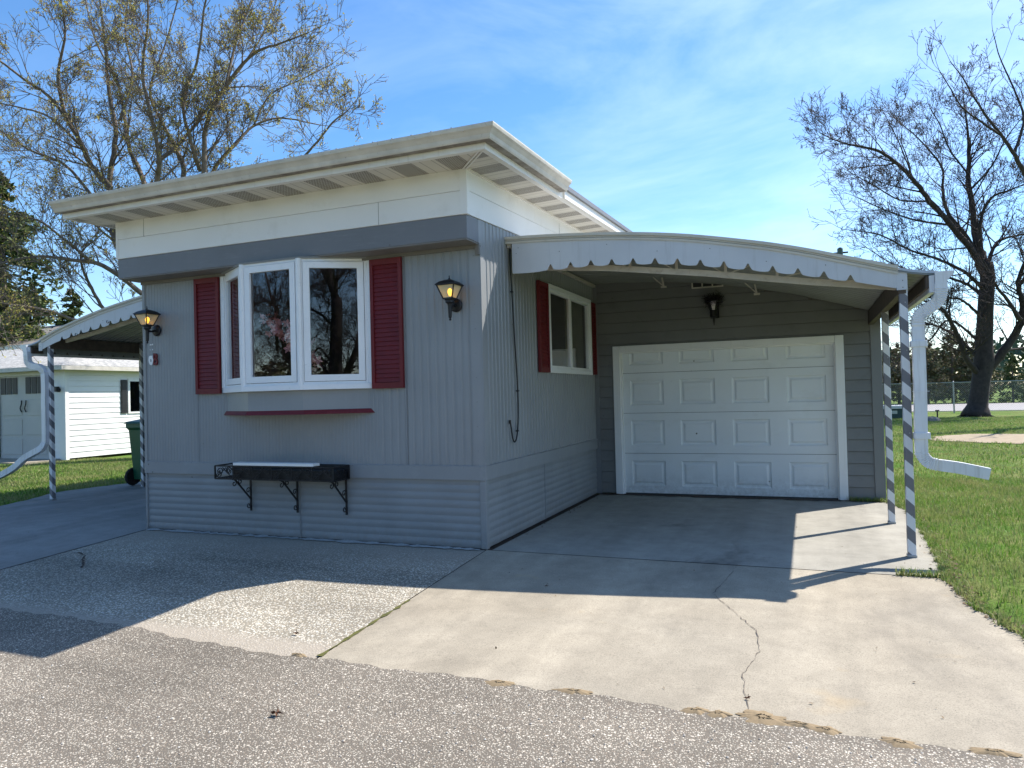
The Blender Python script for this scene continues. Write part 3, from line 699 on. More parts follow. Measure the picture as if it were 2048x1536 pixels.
# trees across the road, behind the viewer; they show as reflections in the bay window
for (x, y, rz, s, lab) in [(9.6, -23, 1.2, .95, 'bare tree mirrored in the right pane of the bay window'), (-17.5, -21, 3.3, 1.0, 'bare tree across the road mirrored in the middle pane of the bay window'), (-26, -26, 4.0, 1.0, 'tall bare tree mirrored high in the middle bay pane'), (5.5, -29, 5.0, 1.0, 'bare tree across the road mirrored beside the frame of the right pane')]:
    t = copy_tree(bare); t.location = (x, y, -.05); t.rotation_euler = (0, 0, rz); t.scale = (s, s, s); tag(t, lab, 'tree', 'trees across the road')
for i in range(16):
    key = 'BACB'[i % 4]; x = -64+i*6.6+pr.uniform(-1, 1)
    t = copy_tree(protos[key]); t.location = (x, -40+pr.uniform(-2, 2), -.05); t.rotation_euler = (0, 0, pr.uniform(0, 6)); q = pr.uniform(1.0, 1.5); t.scale = (q*1.5, q*1.5, q); tag(t, 'bushy tree in the belt across the road, seen only mirrored low in the bay window', 'tree', 'bushy trees across the road')
# ================================================================ HOME
W = 3.758; ZB = .558; ZB2 = .678; ZS = 2.495; ZG = 2.497; ZGT = 2.684; ZW = 3.045; L = 3.385; D1 = .239; XL = -W-.046
home = thing('mobile_home', (-W/2, 4.5, 0), 'grey corrugated mobile home with red shutters, white frieze and wide vented eave', 'mobile home')
def ribs_profile(s0, s1, period, depth, flat=.60, off=0.0):
    pts = [(s0, 0)]; k = math.floor((s0-off)/period)
    while True:
        a = off+k*period; k += 1
        for s, d in ((a+period*flat*.5, 0), (a+period*(flat*.5+.10), depth), (a+period*(.5+.5*flat*0+.18), depth), (a+period*(.5+.18+.08), 0)):
            if s0 < s < s1: pts.append((s, d))
        if a > s1: break
    pts.append((s1, 0)); return pts
def vsiding(mb, place, prof, z0, z1, holes=()):
    for (a, da), (b, db) in zip(prof, prof[1:]):
        m = (a+b)/2; spans = [(z0, z1)]
        for (h0, h1, hz0, hz1) in holes:
            if h0 < m < h1: spans = [(z0, hz0), (hz1, z1)]
        for (p, q) in spans:
            Q = (q if not callable(q) else None)
            qa = q(a) if callable(q) else q; qb = q(b) if callable(q) else q
            mb.quad(place(a, da, p), place(b, db, p), place(b, db, qb), place(a, da, qa))
# front wall: fine ribs left, bolder ribs right of the bay
mb = MB(); fr = lambda s, d, z: (s, d, z)
prof = ribs_profile(-W, -1.0, .038, .0025)[:-1]+ribs_profile(-1.0, -.10, .0762, .006)
BAY = (-2.66, -1.12, 1.38, 2.45)
vsiding(mb, fr, prof, ZB2, ZS, [BAY])
mb.box(-.10, -.003, -.006, .03, ZB2, ZS)
mb.box(-W, -W+.035, -.007, .03, ZB2, ZS)
for xx in (-3.05, -.725): mb.box(xx-.006, xx+.006, -.004, .01, ZB2, ZS)
obj('front_wall', mb, 'siding', home)
SL = .042
def ztop(y): return ZGT+SL*(y+D1)
sidehole = (1.64, 3.12, 1.50, 2.35)
mb = MB(); sd = lambda s, d, z: (-d, s, z)
vsiding(mb, sd, ribs_profile(.06, 3.384, .0762, .006), ZB2, ztop, [sidehole])
mb.box(-.02, .006, -.004, .06, ZB2, ZS-.03); 
vsiding(mb, sd, [(-D1, 0), (-.2, 0)]+ribs_profile(-.2, .06, .0762, .006)[1:], ZG, ztop)
mb.quad((0, 3.384, 0), (0, 9, 0), (0, 9, ztop(9)), (0, 3.384, ztop(3.384)))
mb.quad((-.001, .0, ZB2), (-.001, .06, ZB2), (-.001, .06, ztop(.06)), (-.001, .0, ztop(0)))
obj('side_wall', mb, 'siding', home)
mb = MB()
mb.quad((-W, 9, 0), (-W, .0, 0), (-W, 0, 3.03), (-W, 9, 3.41)); mb.quad((-W, 0, ZS), (XL, 0, ZS), (XL, 0, 3.03), (-W, 0, 3.03)); mb.quad((XL+.02, -D1, ZG), (XL+.02, 0, ZG), (XL+.02, 0, 3.03), (XL+.02, -D1, 3.03)); mb.quad((-W, .02, 2.492), (0, .02, 2.492), (0, -.2, 3.10), (-W, -.2, 3.10)); mb.quad((0, 9, 0), (-W, 9, 0), (-W, 9, 3.41), (0, 9, 3.41))
obj('rear_wall', mb, 'siding', home)
# screws
mb = MB()
for k in range(9):
    for xx in (-.055, -3.74): mb.lathe([(.004, 0), (.003, -.003)], (xx, -.0065, .8+k*.2), 6, 'y')
for k in range(24): mb.lathe([(.004, 0), (.003, -.003)], (-3.6+k*.155, -.0125, .668), 6, 'y')
for k in range(14): mb.lathe([(.0, .003), (.004, 0)], (.0125, .1+k*.24, .668), 6, 'x')
objs('screw', mb, 'gartrim', home)
# belly band
mb = MB(); mb.box(-W-.004, .010, -.012, .02, ZB, ZB2, .002); mb.box(-.02, .012, -.010, 3.383, ZB+.001, ZB2-.001, .002)
mb.box(-2.8, -2.797, -.014, -.01, ZB, ZB2)
obj('belly_band', mb, 'band', home)
# skirting: horizontal waves
def wave(mb, place, s0, s1, z0, z1, per=.064, dep=.0045):
    n = int((z1-z0)/per*8); segs = [z0+(z1-z0)*i/n for i in range(n+1)]
    f = lambda z: dep*(.5-.5*math.cos(2*math.pi*((z-z0)/per)))**.6
    for a, b in zip(segs, segs[1:]): mb.quad(place(s0, f(a), a), place(s1, f(a), a), place(s1, f(b), b), place(s0, f(b), b))
mb = MB()
wave(mb, lambda s, d, z: (s, .012-d, z), -W+.02, -.035, .004, ZB)
wave(mb, lambda s, d, z: (-.012+d, s, z), .02, 3.384, .004, ZB)
mb.box(-.052, .002, -.004, .03, .0, ZB-.001, .003); mb.box(-.052, .0035, -.002, .05, .0, ZB-.002, .003)
mb.box(-W-.003, -W+.022, -.004, .03, 0, ZB-.001, .002)
mb.box(-1.86, -1.857, -.001, .012, .0, ZB)
mb.box(.0, .003, 1.42, 1.424, 0, ZB)
so = obj('skirting', mb, 'skirt', home)
# grey overhang box
mb = MB(); mb.box(XL, 0.001, -D1, -.02, ZG, ZGT, .002)
obj('overhang_box', mb, 'greybox', home)
mb = MB(); mb.box(XL+.004, -.004, -D1+.004, .0, ZG-.012, ZG-.001); mb.box(-W, -.02, -.022, -.007, 2.455, 2.484)
mb.box(-.03, .004, -.03, .012, 2.40, 2.484)
obj('overhang_underside', mb, 'undersoffit', home)
# white frieze boards
mb = MB()
zm = 2.872
mb.box(XL-.006, -.02, -D1-.010, -D1+.05, ZGT+.001, zm, .002); mb.box(XL-.006, -.02, -D1-.013, -D1+.05, zm+.002, ZW, .002)
def slopebox(x0, x1, y0, y1, zf0, zf1):
    v = []
    for y in (y0, y1):
        for x, z in ((x0, zf0), (x1, zf0), (x1, zf1), (x0, zf1)): v.append((x, y, z+SL*(y+D1)))
    return v, [(0,3,2,1),(4,5,6,7),(0,1,5,4),(1,2,6,5),(2,3,7,6),(3,0,4,7)]
mb.add(*slopebox(-.05, .010, -D1, 1.62, ZGT+.001, zm)); mb.add(*slopebox(-.05, .013, -D1, 1.30, zm+.002, ZW)); mb.add(*slopebox(-.05, .010, 1.623, 9, ZGT+.001, zm)); mb.add(*slopebox(-.05, .013, 1.303, 9, zm+.002, ZW))
mb.box(-.045, .018, -D1-.017, -D1+.03, ZGT-.002, ZW-.002, .003)
mb.box(XL-.010, XL+.02, -D1-.015, 0, ZGT-.001, ZW-.003, .003)
obj('frieze', mb, 'frieze', home)
mb = MB(); mb.box(-3.44, -3.436, -D1-.0145, -D1, zm+.001, ZW-.001); mb.box(-.80, -.797, -D1-.0115, -D1, ZGT+.002, zm-.001)
mb.box(.0, .0145, 2.06, 2.064, ZGT+.12, ZW+.05)
objs('board_seam', mb, 'undersoffit', home)
# roof, soffit, fascia
EY = -.605; EX = .33; EXL = -4.06
mb = MB()
x0, x1 = EXL+.002, EX-.002
mb.add([(x0, EY+.002, ZW+.075), (x1, EY+.002, ZW+.075), (x1, 9.3, ZW+.075+SL*9.9), (x0, 9.3, ZW+.075+SL*9.9), (-1.0, .6, ZW+.20), (-2.8, .6, ZW+.20), (-2.8, 8, ZW+.55), (-1, 8, ZW+.55)],
       [(0, 1, 4, 5), (1, 2, 7, 4), (2, 3, 6, 7), (3, 0, 5, 6), (4, 7, 6, 5)])
ro = obj('roof', mb, 'roofgrey', home)
mb = MB(); z = ZW-.004
mb.quad((EXL, EY, z), (EX, EY, z), (0, -D1, z), (XL, -D1, z))
obj('front_soffit', mb, 'soffx', home)
mb = MB(); f = lambda y: z+SL*(y+D1)
mb.quad((EX, EY, z), (EX, 9.3, f(9.3)), (0, 9.3, f(9.3)), (0, -D1, z+.001)); mb.quad((EXL, 9.3, f(9.3)), (EXL, EY, z), (XL, -D1, z+.001), (XL, 9.3, f(9.3)))
obj('side_soffit', mb, 'soffy', home)
mb = MB()
mb.box(EXL-.006, EX+.006, EY-.010, EY+.006, ZW-.012, ZW+.07, .002)
mb.box(EXL-.006, EX+.004, EY+.004, EY+.035, ZW-.012, ZW-.0055)
def sbox(x0, x1, y0, y1, z0, z1):
    v = []
    for y in (y0, y1):
        for x, zz in ((x0, z0), (x1, z0), (x1, z1), (x0, z1)): v.append((x, y, zz+SL*(y-EY)*1.0))
    return v, [(0,3,2,1),(4,5,6,7),(0,1,5,4),(1,2,6,5),(2,3,7,6),(3,0,4,7)]
mb.add(*sbox(EX-.006, EX+.010, EY-.008, 9.3, ZW-.012, ZW+.068)); mb.add(*sbox(EX-.035, EX-.004, EY+.01, 9.3, ZW-.013, ZW-.0065))
mb.add(*sbox(EXL-.010, EXL+.006, EY-.008, 9.3, ZW-.012, ZW+.068))
mb.add(*sbox(.013, .03, -D1, 9, ZW+.03-.062, ZW+.008))
mb.bar((EX-.01, EY+.01, z-.006), (.01, -D1-.01, z-.006), .012, .008); mb.bar((EX-.05, EY+.012, z-.006), (-.02, -D1-.012, z-.006), .012, .008)
mb.add(*sbox(EX+.012, EX+.03, 1.2, 9.3, ZW-.008, ZW+.070))
obj('fascia', mb, 'fascia', home)
# roof drip edge along the side beyond the gutter end
mb = MB(); mb.add(*sbox(EX+.0, EX+.055, 1.16, 9.3, ZW+.0715, ZW+.115)); obj('drip_edge', mb, 'greybox', home)
# k-style gutters
GP = [(0, 0), (.062, 0), (.070, .010), (.078, .034), (.098, .058), (.112, .070), (.118, .088), (.118, .098), (.108, .098), (.108, .090), (.010, .090), (.0, .098)]
def gutter(mb, p0, p1, out, slope=0.0, prof=GP):
    p0 = Vector(p0); p1 = Vector(p1); out = Vector(out); vs = []; n = len(prof)
    for p in (p0, p1):
        for a, b in prof: vs.append(p+out*a+Vector((0, 0, b)))
    mb.add(vs, [tuple(range(n))[::-1], tuple(range(n, 2*n))]+[(i, (i+1) % n, n+(i+1) % n, n+i) for i in range(n)])
GZ = ZW+.034
def miter(mb, pts, flip=False, prof=GP):
    # pts: list of (x,y,z) inner corner, (dx,dy) offset per unit of profile distance
    n = len(prof); vs = []
    for (p, dd) in pts:
        for a, b in prof: vs.append((p[0]+dd[0]*a, p[1]+dd[1]*a, p[2]+b))
    fs = []
    for k in range(len(pts)-1): fs += [(k*n+i, k*n+(i+1) % n, (k+1)*n+(i+1) % n, (k+1)*n+i) for i in range(n)]
    fs += [tuple(range(n))[::-1], tuple((len(pts)-1)*n+i for i in range(n))]
    mb.add(vs, fs)
mb = MB()
miter(mb, [((EXL-.02, EY-.011, GZ), (-.15, -1)), ((EX+.011, EY-.011, GZ), (1, -1)), ((EX+.011, 1.12, GZ+SL*1.72), (1, 0))])
for xx in (-3.95, -3.1, -.37, .22): mb.box(xx, xx+.004, EY-.125, EY-.11, GZ+.062, GZ+.10)
o = obj('gutter', mb, 'gutter', home); fix_normals(o)
mb = MB()
for k in range(26):
    xx = -4.0+k*.165; mb.box(xx, xx+.012, EY-.128, EY-.02, GZ+.0985, GZ+.104)
objs('gutter_clip', mb, 'galv', home)
# ---- bay window
B = [(-2.699, 0.0), (-2.204, -.301), (-1.584, -.301), (-1.081, 0.0)]; BZ0, BZ1 = 1.341, 2.474
bay = obj('bay_window', MB().prism([(-2.735, .02), (-2.735, -.006), (B[1][0]-.012, B[1][1]-.02), (B[2][0]+.012, B[2][1]-.02), (-1.045, -.006), (-1.045, .02)], BZ0, BZ0+.045), 'winwhite', home)
mb = MB(); mb.prism([(-2.74, 0), (B[1][0]-.01, B[1][1]-.012), (B[2][0]+.01, B[2][1]-.012), (-1.04, 0)], BZ1, BZ1+.012)
mb.prism([(-2.745, -.0), (B[1][0]-.015, B[1][1]-.018), (B[2][0]+.015, B[2][1]-.018), (-1.035, -.0)], BZ1+.0125, ZG-.0135)
obj('bay_cap', mb, 'band', bay)
# base of the bay and red ledge
mb = MB(); pl = [(-2.68, 0.004), (-2.68, -.0), (B[1][0]+.01, -.262), (B[2][0]-.01, -.262), (-1.10, -.0), (-1.10, .004)]
mb.prism(pl, 1.165, BZ0); obj('bay_base', mb, 'siding', bay)
def fins(mb, a, b, n, z0, z1):
    pass
mb = MB(); o1 = [(-2.73, 0), (B[1][0]-.01, -.285), (B[2][0]+.012, -.285), (-1.035, 0)]; o2 = [(-2.70, 0), (B[1][0]+.0, -.262), (B[2][0], -.262), (-1.075, 0)]
vs = [(*p, 1.128) for p in o1]+[(*p, 1.166) for p in o2]
mb.add(vs, [(0, 1, 5, 4), (1, 2, 6, 5), (2, 3, 7, 6), (4, 5, 6, 7), (3, 2, 1, 0)])
obj('red_ledge', mb, 'red', bay)
# facets
rings = []
for i in range(3):
    a = Vector((*B[i], 0)); b = Vector((*B[i+1], 0)); d = (b-a); Ln = d.length; d.normalize(); n = Vector((d.y, -d.x, 0))  # outward normal
    def P(s, o, z): q = a+d*s+n*o; return (q.x, q.y, z)
    def fbox(mb, s0, s1, o0, o1, z0, z1):
        v = [P(s0, o0, z0), P(s1, o0, z0), P(s1, o1, z0), P(s0, o1, z0), P(s0, o0, z1), P(s1, o0, z1), P(s1, o1, z1), P(s0, o1, z1)]
        mb.add(v, [(0,3,2,1),(4,5,6,7),(0,1,5,4),(1,2,6,5),(2,3,7,6),(3,0,4,7)])
    z0, z1 = BZ0+.046, BZ1-.001
    mb = MB(); e = .028
    # outer frame
    fbox(mb, 0.004, e+.004, -.05, .0, z0, z1); fbox(mb, Ln-e-.004, Ln-.004, -.05, .0, z0, z1); fbox(mb, e+.004, Ln-e-.004, -.05, -.002, z1-.022, z1); fbox(mb, e+.004, Ln-e-.004, -.05, -.002, z0, z0+.022)
    w = obj('window', mb, 'winwhite', bay)
    mb = MB(); s0 = e+.008; s1 = Ln-e-.008; q0 = z0+.026; q1 = z1-.026; k = .055
    fbox(mb, s0, s0+k, -.042, .006, q0, q1); fbox(mb, s1-k, s1, -.042, .006, q0, q1); fbox(mb, s0+k, s1-k, -.042, .0055, q1-k, q1); fbox(mb, s0+k, s1-k, -.042, .0055, q0, q0+k)
    obj('sash', mb, 'winwhite', w) if False else obj('sash', mb, 'winwhite', bay)
    mb = MB(); mb.quad(P(s0+k-.003, -.015, q0+k-.003), P(s1-k+.003, -.015, q0+k-.003), P(s1-k+.003, -.015, q1-k+.003), P(s0+k-.003, -.015, q1-k+.003))
    obj('pane', mb, 'glass', bay)
mb = MB()
for q in (B[1], B[2]): mb.tube([(q[0], q[1]+.004, BZ0+.045), (q[0], q[1]+.004, BZ1)], .026, 8)
mb.box(-2.735, -2.69, -.012, .02, BZ0+.045, BZ1+.01, .003); mb.box(-1.09, -1.045, -.012, .02, BZ0+.045, BZ1+.01, .003)
objs('mullion', mb, 'winwhite', bay)
mb = MB(); mb.prism([(-2.66, .25), (-2.66, .02), (-2.2, -.25), (-1.585, -.25), (-1.12, .02), (-1.12, .25)], BZ0+.046, BZ0+.06); obj('inner_sill', mb, 'curtain', bay)
# curtain edge at the left of the bay
mb = MB()
for k in range(6): mb.tube([(-2.62+.03*k, .03+.012*(k % 2), BZ0+.06), (-2.62+.03*k, .03+.012*(k % 2), BZ1-.03)], .013, 5)
obj('curtain', mb, 'curtain', bay)
mb = MB()
for k in range(46): mb.box(-2.605, -2.59, .0, .012, BZ0+.07+k*.022, BZ0+.083+k*.022)
obj('curtain_trim', mb, 'lace', bay)
# shutters
def shutter(parent, place, s0, s1, z0, z1, slats=24):
    mb = MB()
    def bx(a, b, o0, o1, c, d):
        v = [place(a, o0, c), place(b, o0, c), place(b, o1, c), place(a, o1, c), place(a, o0, d), place(b, o0, d), place(b, o1, d), place(a, o1, d)]
        mb.add(v, [(0,3,2,1),(4,5,6,7),(0,1,5,4),(1,2,6,5),(2,3,7,6),(3,0,4,7)])
    k = .032
    bx(s0, s0+k, 0, .028, z0, z1); bx(s1-k, s1, 0, .028, z0, z1); bx(s0+k, s1-k, 0, .027, z0, z0+.05); bx(s0+k, s1-k, 0, .027, z1-.05, z1)
    n = slats; h = (z1-z0-.1)/n
    for i in range(n):
        c = z0+.05+i*h
        mb.add([place(s0+k, .010, c+h), place(s1-k, .010, c+h), place(s1-k, .019, c+.004), place(s0+k, .019, c+.004), place(s0+k, .008, c), place(s1-k, .008, c)], [(0, 1, 2, 3), (3, 2, 5, 4)])
    mb.quad(place(s0+k, .004, z0+.05), place(s1-k, .004, z0+.05), place(s1-k, .004, z1-.05), place(s0+k, .004, z1-.05))
    o = obj('shutter', mb, 'red', parent); fix_normals(o); return o
fp = lambda s, o, z: (s, -.008-o, z)
shutter(home, fp, -3.043, -2.742, 1.335, 2.452, 26); shutter(home, fp, -1.040, -.727, 1.335, 2.452, 26)
sp = lambda s, o, z: (.008+o, s, z)
shutter(home, sp, 1.305, 1.59, 1.468, 2.372, 22); shutter(home, sp, 3.175, 3.375, 1.475, 2.36, 22)
# side sliding window
def sb(mb, y0, y1, x0, x1, z0, z1): mb.box(x0, x1, y0, y1, z0, z1, .002)
mb = MB(); y0, y1, z0, z1 = 1.60, 3.165, 1.468, 2.382
sb(mb, y0, y0+.05, -.03, .035, z0, z1); sb(mb, y1-.05, y1, -.03, .035, z0, z1); sb(mb, y0+.051, y1-.051, -.03, .035, z1-.05, z1); sb(mb, y0+.051, y1-.051, -.03, .038, z0, z0+.045)
sw = obj('side_window', mb, 'winwhite', home)
mb = MB(); q0, q1 = z0+.046, z1-.051
sb(mb, y0+.052, y0+.085, -.02, .022, q0, q1); sb(mb, 2.335, 2.385, -.02, .026, q0, q1); sb(mb, y1-.085, y1-.052, -.02, .018, q0, q1)
sb(mb, y0+.086, 2.334, -.02, .022, q1-.03, q1); sb(mb, 2.386, y1-.086, -.02, .018, q1-.03, q1); sb(mb, y0+.086, 2.334, -.02, .022, q0, q0+.03); sb(mb, 2.386, y1-.086, -.02, .018, q0, q0+.03)
obj('sash', mb, 'winwhite', sw)
mb = MB(); mb.quad((.006, y0+.08, q0+.02), (.006, 2.34, q0+.02), (.006, 2.34, q1-.02), (.006, y0+.08, q1-.02)); obj('pane', mb, 'glass', sw)
mb = MB(); mb.quad((.000, 2.38, q0+.02), (.000, y1-.08, q0+.02), (.000, y1-.08, q1-.02), (.000, 2.38, q1-.02)); obj('pane', mb, 'glass', sw)
mb = MB(); n = 44; vs = []
for k in range(n+1):
    yy = 2.43+.68*k/n; xx = -.07+.014*math.sin(k*1.3); vs += [(xx, yy, q0), (xx, yy, q1)]
mb.add(vs, [(2*k, 2*k+2, 2*k+3, 2*k+1) for k in range(n)]); obj('curtain', mb, 'curtain', sw)
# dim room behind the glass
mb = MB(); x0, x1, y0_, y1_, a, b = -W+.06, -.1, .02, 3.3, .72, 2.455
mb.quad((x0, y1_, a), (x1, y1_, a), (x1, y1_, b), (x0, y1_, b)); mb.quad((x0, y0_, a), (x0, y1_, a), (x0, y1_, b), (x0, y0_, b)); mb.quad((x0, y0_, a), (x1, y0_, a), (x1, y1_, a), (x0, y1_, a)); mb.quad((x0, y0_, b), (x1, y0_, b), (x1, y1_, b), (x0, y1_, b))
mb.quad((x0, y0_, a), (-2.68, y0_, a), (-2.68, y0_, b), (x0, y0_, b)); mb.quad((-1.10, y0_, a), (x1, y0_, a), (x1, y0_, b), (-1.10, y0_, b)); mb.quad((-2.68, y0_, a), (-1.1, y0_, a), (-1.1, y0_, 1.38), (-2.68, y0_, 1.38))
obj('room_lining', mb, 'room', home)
# house letters and paint ghosts
def text_mb(ch, size, ext):
    cu = bpy.data.curves.new('letter', 'FONT'); cu.body = ch; cu.size = size; cu.extrude = ext; cu.offset = size*.02
    to = bpy.data.objects.new('tmp', cu); COL.objects.link(to); dg = bpy.context.evaluated_depsgraph_get()
    me = bpy.data.meshes.new_from_object(to.evaluated_get(dg)); v = [tuple(p.co) for p in me.vertices]; f = [tuple(p.vertices) for p in me.polygons]
    bpy.data.objects.remove(to); bpy.data.curves.remove(cu); bpy.data.meshes.remove(me); return v, f
v, f = text_mb('B', .165, .006)
mx = min(p[0] for p in v); my = min(p[1] for p in v)
mb = MB(); mb.add([(-3.605+(p[0]-mx)*.66, -.015-p[2], 1.640+(p[1]-my)) for p in v], f); obj('house_letter', mb, 'red', home)
mb = MB(); rr = random.Random(2); outer = []; inner = []
for k in range(16):
    a = 2*math.pi*k/16; outer.append((-3.648+.030*math.cos(a)*rr.uniform(.85, 1.15), -.011, 1.692+.052*max(-.9, min(.9, 1.25*math.sin(a)))*rr.uniform(.9, 1.1))); inner.append((-3.648+.008*math.cos(a), -.011, 1.690+.016*math.sin(a)))
mb.add(outer+inner, [(k, (k+1) % 16, 16+(k+1) % 16, 16+k) for k in range(16)])
for (xx, zz, ww, hh) in ((-3.66, 1.842, .026, .010), (-3.627, 1.842, .012, .014), (-3.657, 1.792, .007, .012), (-3.628, 1.792, .011, .012), (-1.83, 1.325, .05, .02)): mb.box(xx, xx+ww, -.012, -.010, zz, zz+hh)
objs('paint_mark', mb, 'white', home)
# ================================================================ things in and on the home
def petal(mb, p, s, r):
    u = Vector((r.gauss(0, 1), r.gauss(0, 1), r.gauss(0, 1))).normalized(); v = u.cross(Vector((r.gauss(0, 1), r.gauss(0, 1), r.gauss(0, 1)))).normalized()
    for k in range(5):
        a = 2*math.pi*k/5; d = (u*math.cos(a)+v*math.sin(a)); e = u.cross(v)*.35; q = (u*math.cos(a+1.57)+v*math.sin(a+1.57))
        mb.add([p, p+(d*.55+q*.32+e*.3)*s, p+(d*1.05+e*.6)*s, p+(d*.55-q*.32+e*.3)*s], [(0, 1, 2, 3)])
fl = thing('flower_spray', (-1.62, -.02, BZ0+.06), 'artificial spray of pink blossoms leaning behind the middle pane of the bay window', 'flowers')
st = [Vector((-1.60, .0, BZ0+.06)), Vector((-1.63, -.05, 1.60)), Vector((-1.74, -.17, 1.76)), Vector((-1.88, -.21, 1.89)), Vector((-2.02, -.22, 1.99))]
mb = MB(); cp = catmull(st, 6); mb.tube(cp, .004, 5); obj('stem', mb, 'stem', fl)
mb = MB(); r = random.Random(4)
for k in range(85):
    t = r.random()**.8; i = 5+int(t*(len(cp)-6)); p = cp[min(i, len(cp)-1)]+Vector((r.gauss(0, 1)*.035, r.gauss(0, 1)*.02, r.gauss(0, 1)*.03)); petal(mb, p, .046*(1.1-.35*t), r)
for k in range(8): petal(mb, Vector((-1.72+r.gauss(0, .04), -.12, 1.99+r.gauss(0, .03))), .035, r)
obj('blossoms', mb, 'pink', fl)
mb = MB(); mb.lathe([(.03, 0), (.028, .04), (.018, .09), (.02, .12), (.012, .135), (.018, .15), (.017, .17), (.005, .182)], (-1.70, -.20, BZ0+.061), 12)
fg = obj('figurine', mb, 'figurine', base=(-1.70, -.20, BZ0+.06), smooth=True); tag(fg, 'small pale green winged figurine standing on the sill inside the bay window', 'figurine')
for sx in (-1, 1): pass
mb = MB(); mb.box(-2.35, -1.2, 1.2, 1.75, .73, 1.52, .03); mb.box(-2.35, -1.2, 1.75, 1.95, .73, 1.75, .03)
tag(obj('armchair', mb, 'interior_red', base=(-1.8, 1.5, .72)), 'dark red seat in the dim room behind the bay window', 'sofa')
mb = MB(); mb.lathe([(.0, -.03), (.02, -.02), (.028, 0), (.02, .025), (.0, .035)], (-.75, 1.55, 2.03), 10); mb.tube([(-.75, 1.55, 2.06), (-.75, 1.55, 2.45)], .003, 4)
tag(obj('hanging_bulb', mb, 'roombulb', base=(-.75, 1.55, 2.46)), 'small glowing orange bulb hanging behind the side sliding window', 'bulb')
mb = MB(); mb.box(-.30, -.12, 2.42, 2.72, 1.40, 1.74, .01); tag(obj('carton', mb, 'label', base=(-.2, 2.6, 1.4)), 'pale carton behind the lower right pane of the side window', 'box')
# wall lanterns
def lantern(x, z, label, lit=True):
    t = thing('wall_lantern', (x, -.01, z), label, 'wall lamp', 'lit lanterns on the front wall')
    yc = -.125; zt = z+.185     # z = centre of the backplate
    mb = MB(); mb.lathe([(.056, 0), (.056, -.012), (.046, -.022), (.02, -.028)], (x, -.008, z), 20, 'y'); obj('backplate', mb, 'black', t, smooth=False)
    mb = MB(); mb.tube(catmull([(x, -.03, z), (x, -.07, z-.012), (x, yc, z-.01), (x, yc, z+.02)], 4), .011, 8)
    mb.lathe([(.006, -.135), (.011, -.128), (.006, -.118), (.013, -.108), (.014, -.10), (.017, -.02), (.02, .0), (.036, .012), (.036, .028), (.044, .036), (.044, .042)], (x, yc, z), 14)
    obj('arm', mb, 'black', t)
    b0, t0, zb, zu = .040, .078, z+.043, z+.150
    def fr4(q, zz): return [(x-q, yc-q, zz), (x+q, yc-q, zz), (x+q, yc+q, zz), (x-q, yc+q, zz)]
    lo = fr4(b0, zb); hi = fr4(t0, zu); mb = MB()
    for k in range(4): mb.bar(lo[k], hi[k], .009); mb.bar(lo[k], lo[(k+1) % 4], .010); mb.bar(hi[k], hi[(k+1) % 4], .008)
    obj('cage', mb, 'black', t)
    mb = MB(); mb.add(fr4(b0-.003, zb)+fr4(t0-.004, zu), [(k, (k+1) % 4, 4+(k+1) % 4, 4+k) for k in range(4)]); obj('lamp_glass', mb, 'frost', t)
    mb = MB(); q = .088
    r1 = fr4(q, zu); r2 = fr4(q, zu+.008); r3 = fr4(.062, zu+.030); r4 = fr4(.030, zu+.044); r5 = fr4(.008, zu+.050)
    vs = r1+r2+r3+r4+r5; fs = [(3, 2, 1, 0), (16, 17, 18, 19)]
    for m_ in range(4): fs += [(4*m_+k, 4*m_+(k+1) % 4, 4*m_+4+(k+1) % 4, 4*m_+4+k) for k in range(4)]
    mb.add(vs, fs); mb.lathe([(.004, 0), (.009, .008), (.004, .016), (.005, .022), (.003, .034)], (x, yc, zu+.048), 8); obj('lamp_roof', mb, 'black', t)
    mb = MB(); mb.lathe([(.0, -.036), (.012, -.030), (.022, 0), (.016, .022), (.0, .032)], (x+.004, yc+.0, z+.098), 10); obj('bulb', mb, 'bulb', t, smooth=True)
    return t
lantern(-.222, 2.002, 'black lantern glowing amber on the grey wall right of the bay window')
lantern(-3.56, 1.985, 'black lantern glowing amber by the left corner above the letter B')
# wrought iron planter
pt = thing('iron_planter', (-1.84, -.11, .235), 'black wrought iron planter shelf with scroll brackets under the bay window', 'planter')
mb = MB(); X0, X1, Y0, Y1, Z0, Z1 = -2.60, -1.30, -.255, -.03, .555, .672; w = .012
for (yy) in (Y0, Y1):
    for zz in (Z0, Z1): mb.bar((X0, yy, zz), (X1, yy, zz), w)
for xx in (X0, X1):
    for zz in (Z0, Z1): mb.bar((xx, Y0, zz), (xx, Y1, zz), w)
    for yy in (Y0, Y1): mb.bar((xx, yy, Z0), (xx, yy, Z1), w)
for k in range(1, 6): mb.bar((X0+(X1-X0)*k/6, Y0, Z0), (X0+(X1-X0)*k/6, Y0, Z1), .008)
for k in range(1, 5): mb.bar((X0, Y0+(Y1-Y0)*k/5, Z0+.002), (X1, Y0+(Y1-Y0)*k/5, Z0+.002), .012, .006)
for k in range(1, 15): mb.bar((X0+(X1-X0)*k/15, Y0, Z0), (X0+(X1-X0)*k/15, Y1, Z0), .02, .006)
def spiral(c, r0, turns, ax1, ax2, a0=0, s=1):
    c = Vector(c); ax1 = Vector(ax1); ax2 = Vector(ax2); out = []
    n = int(18*turns)
    for k in range(n+1):
        t = k/n; a = a0+s*2*math.pi*turns*t; rr = r0*(1-.72*t); out.append(c+ax1*(rr*math.cos(a))+ax2*(rr*math.sin(a)))
    return out
hz = (Z0+Z1)/2
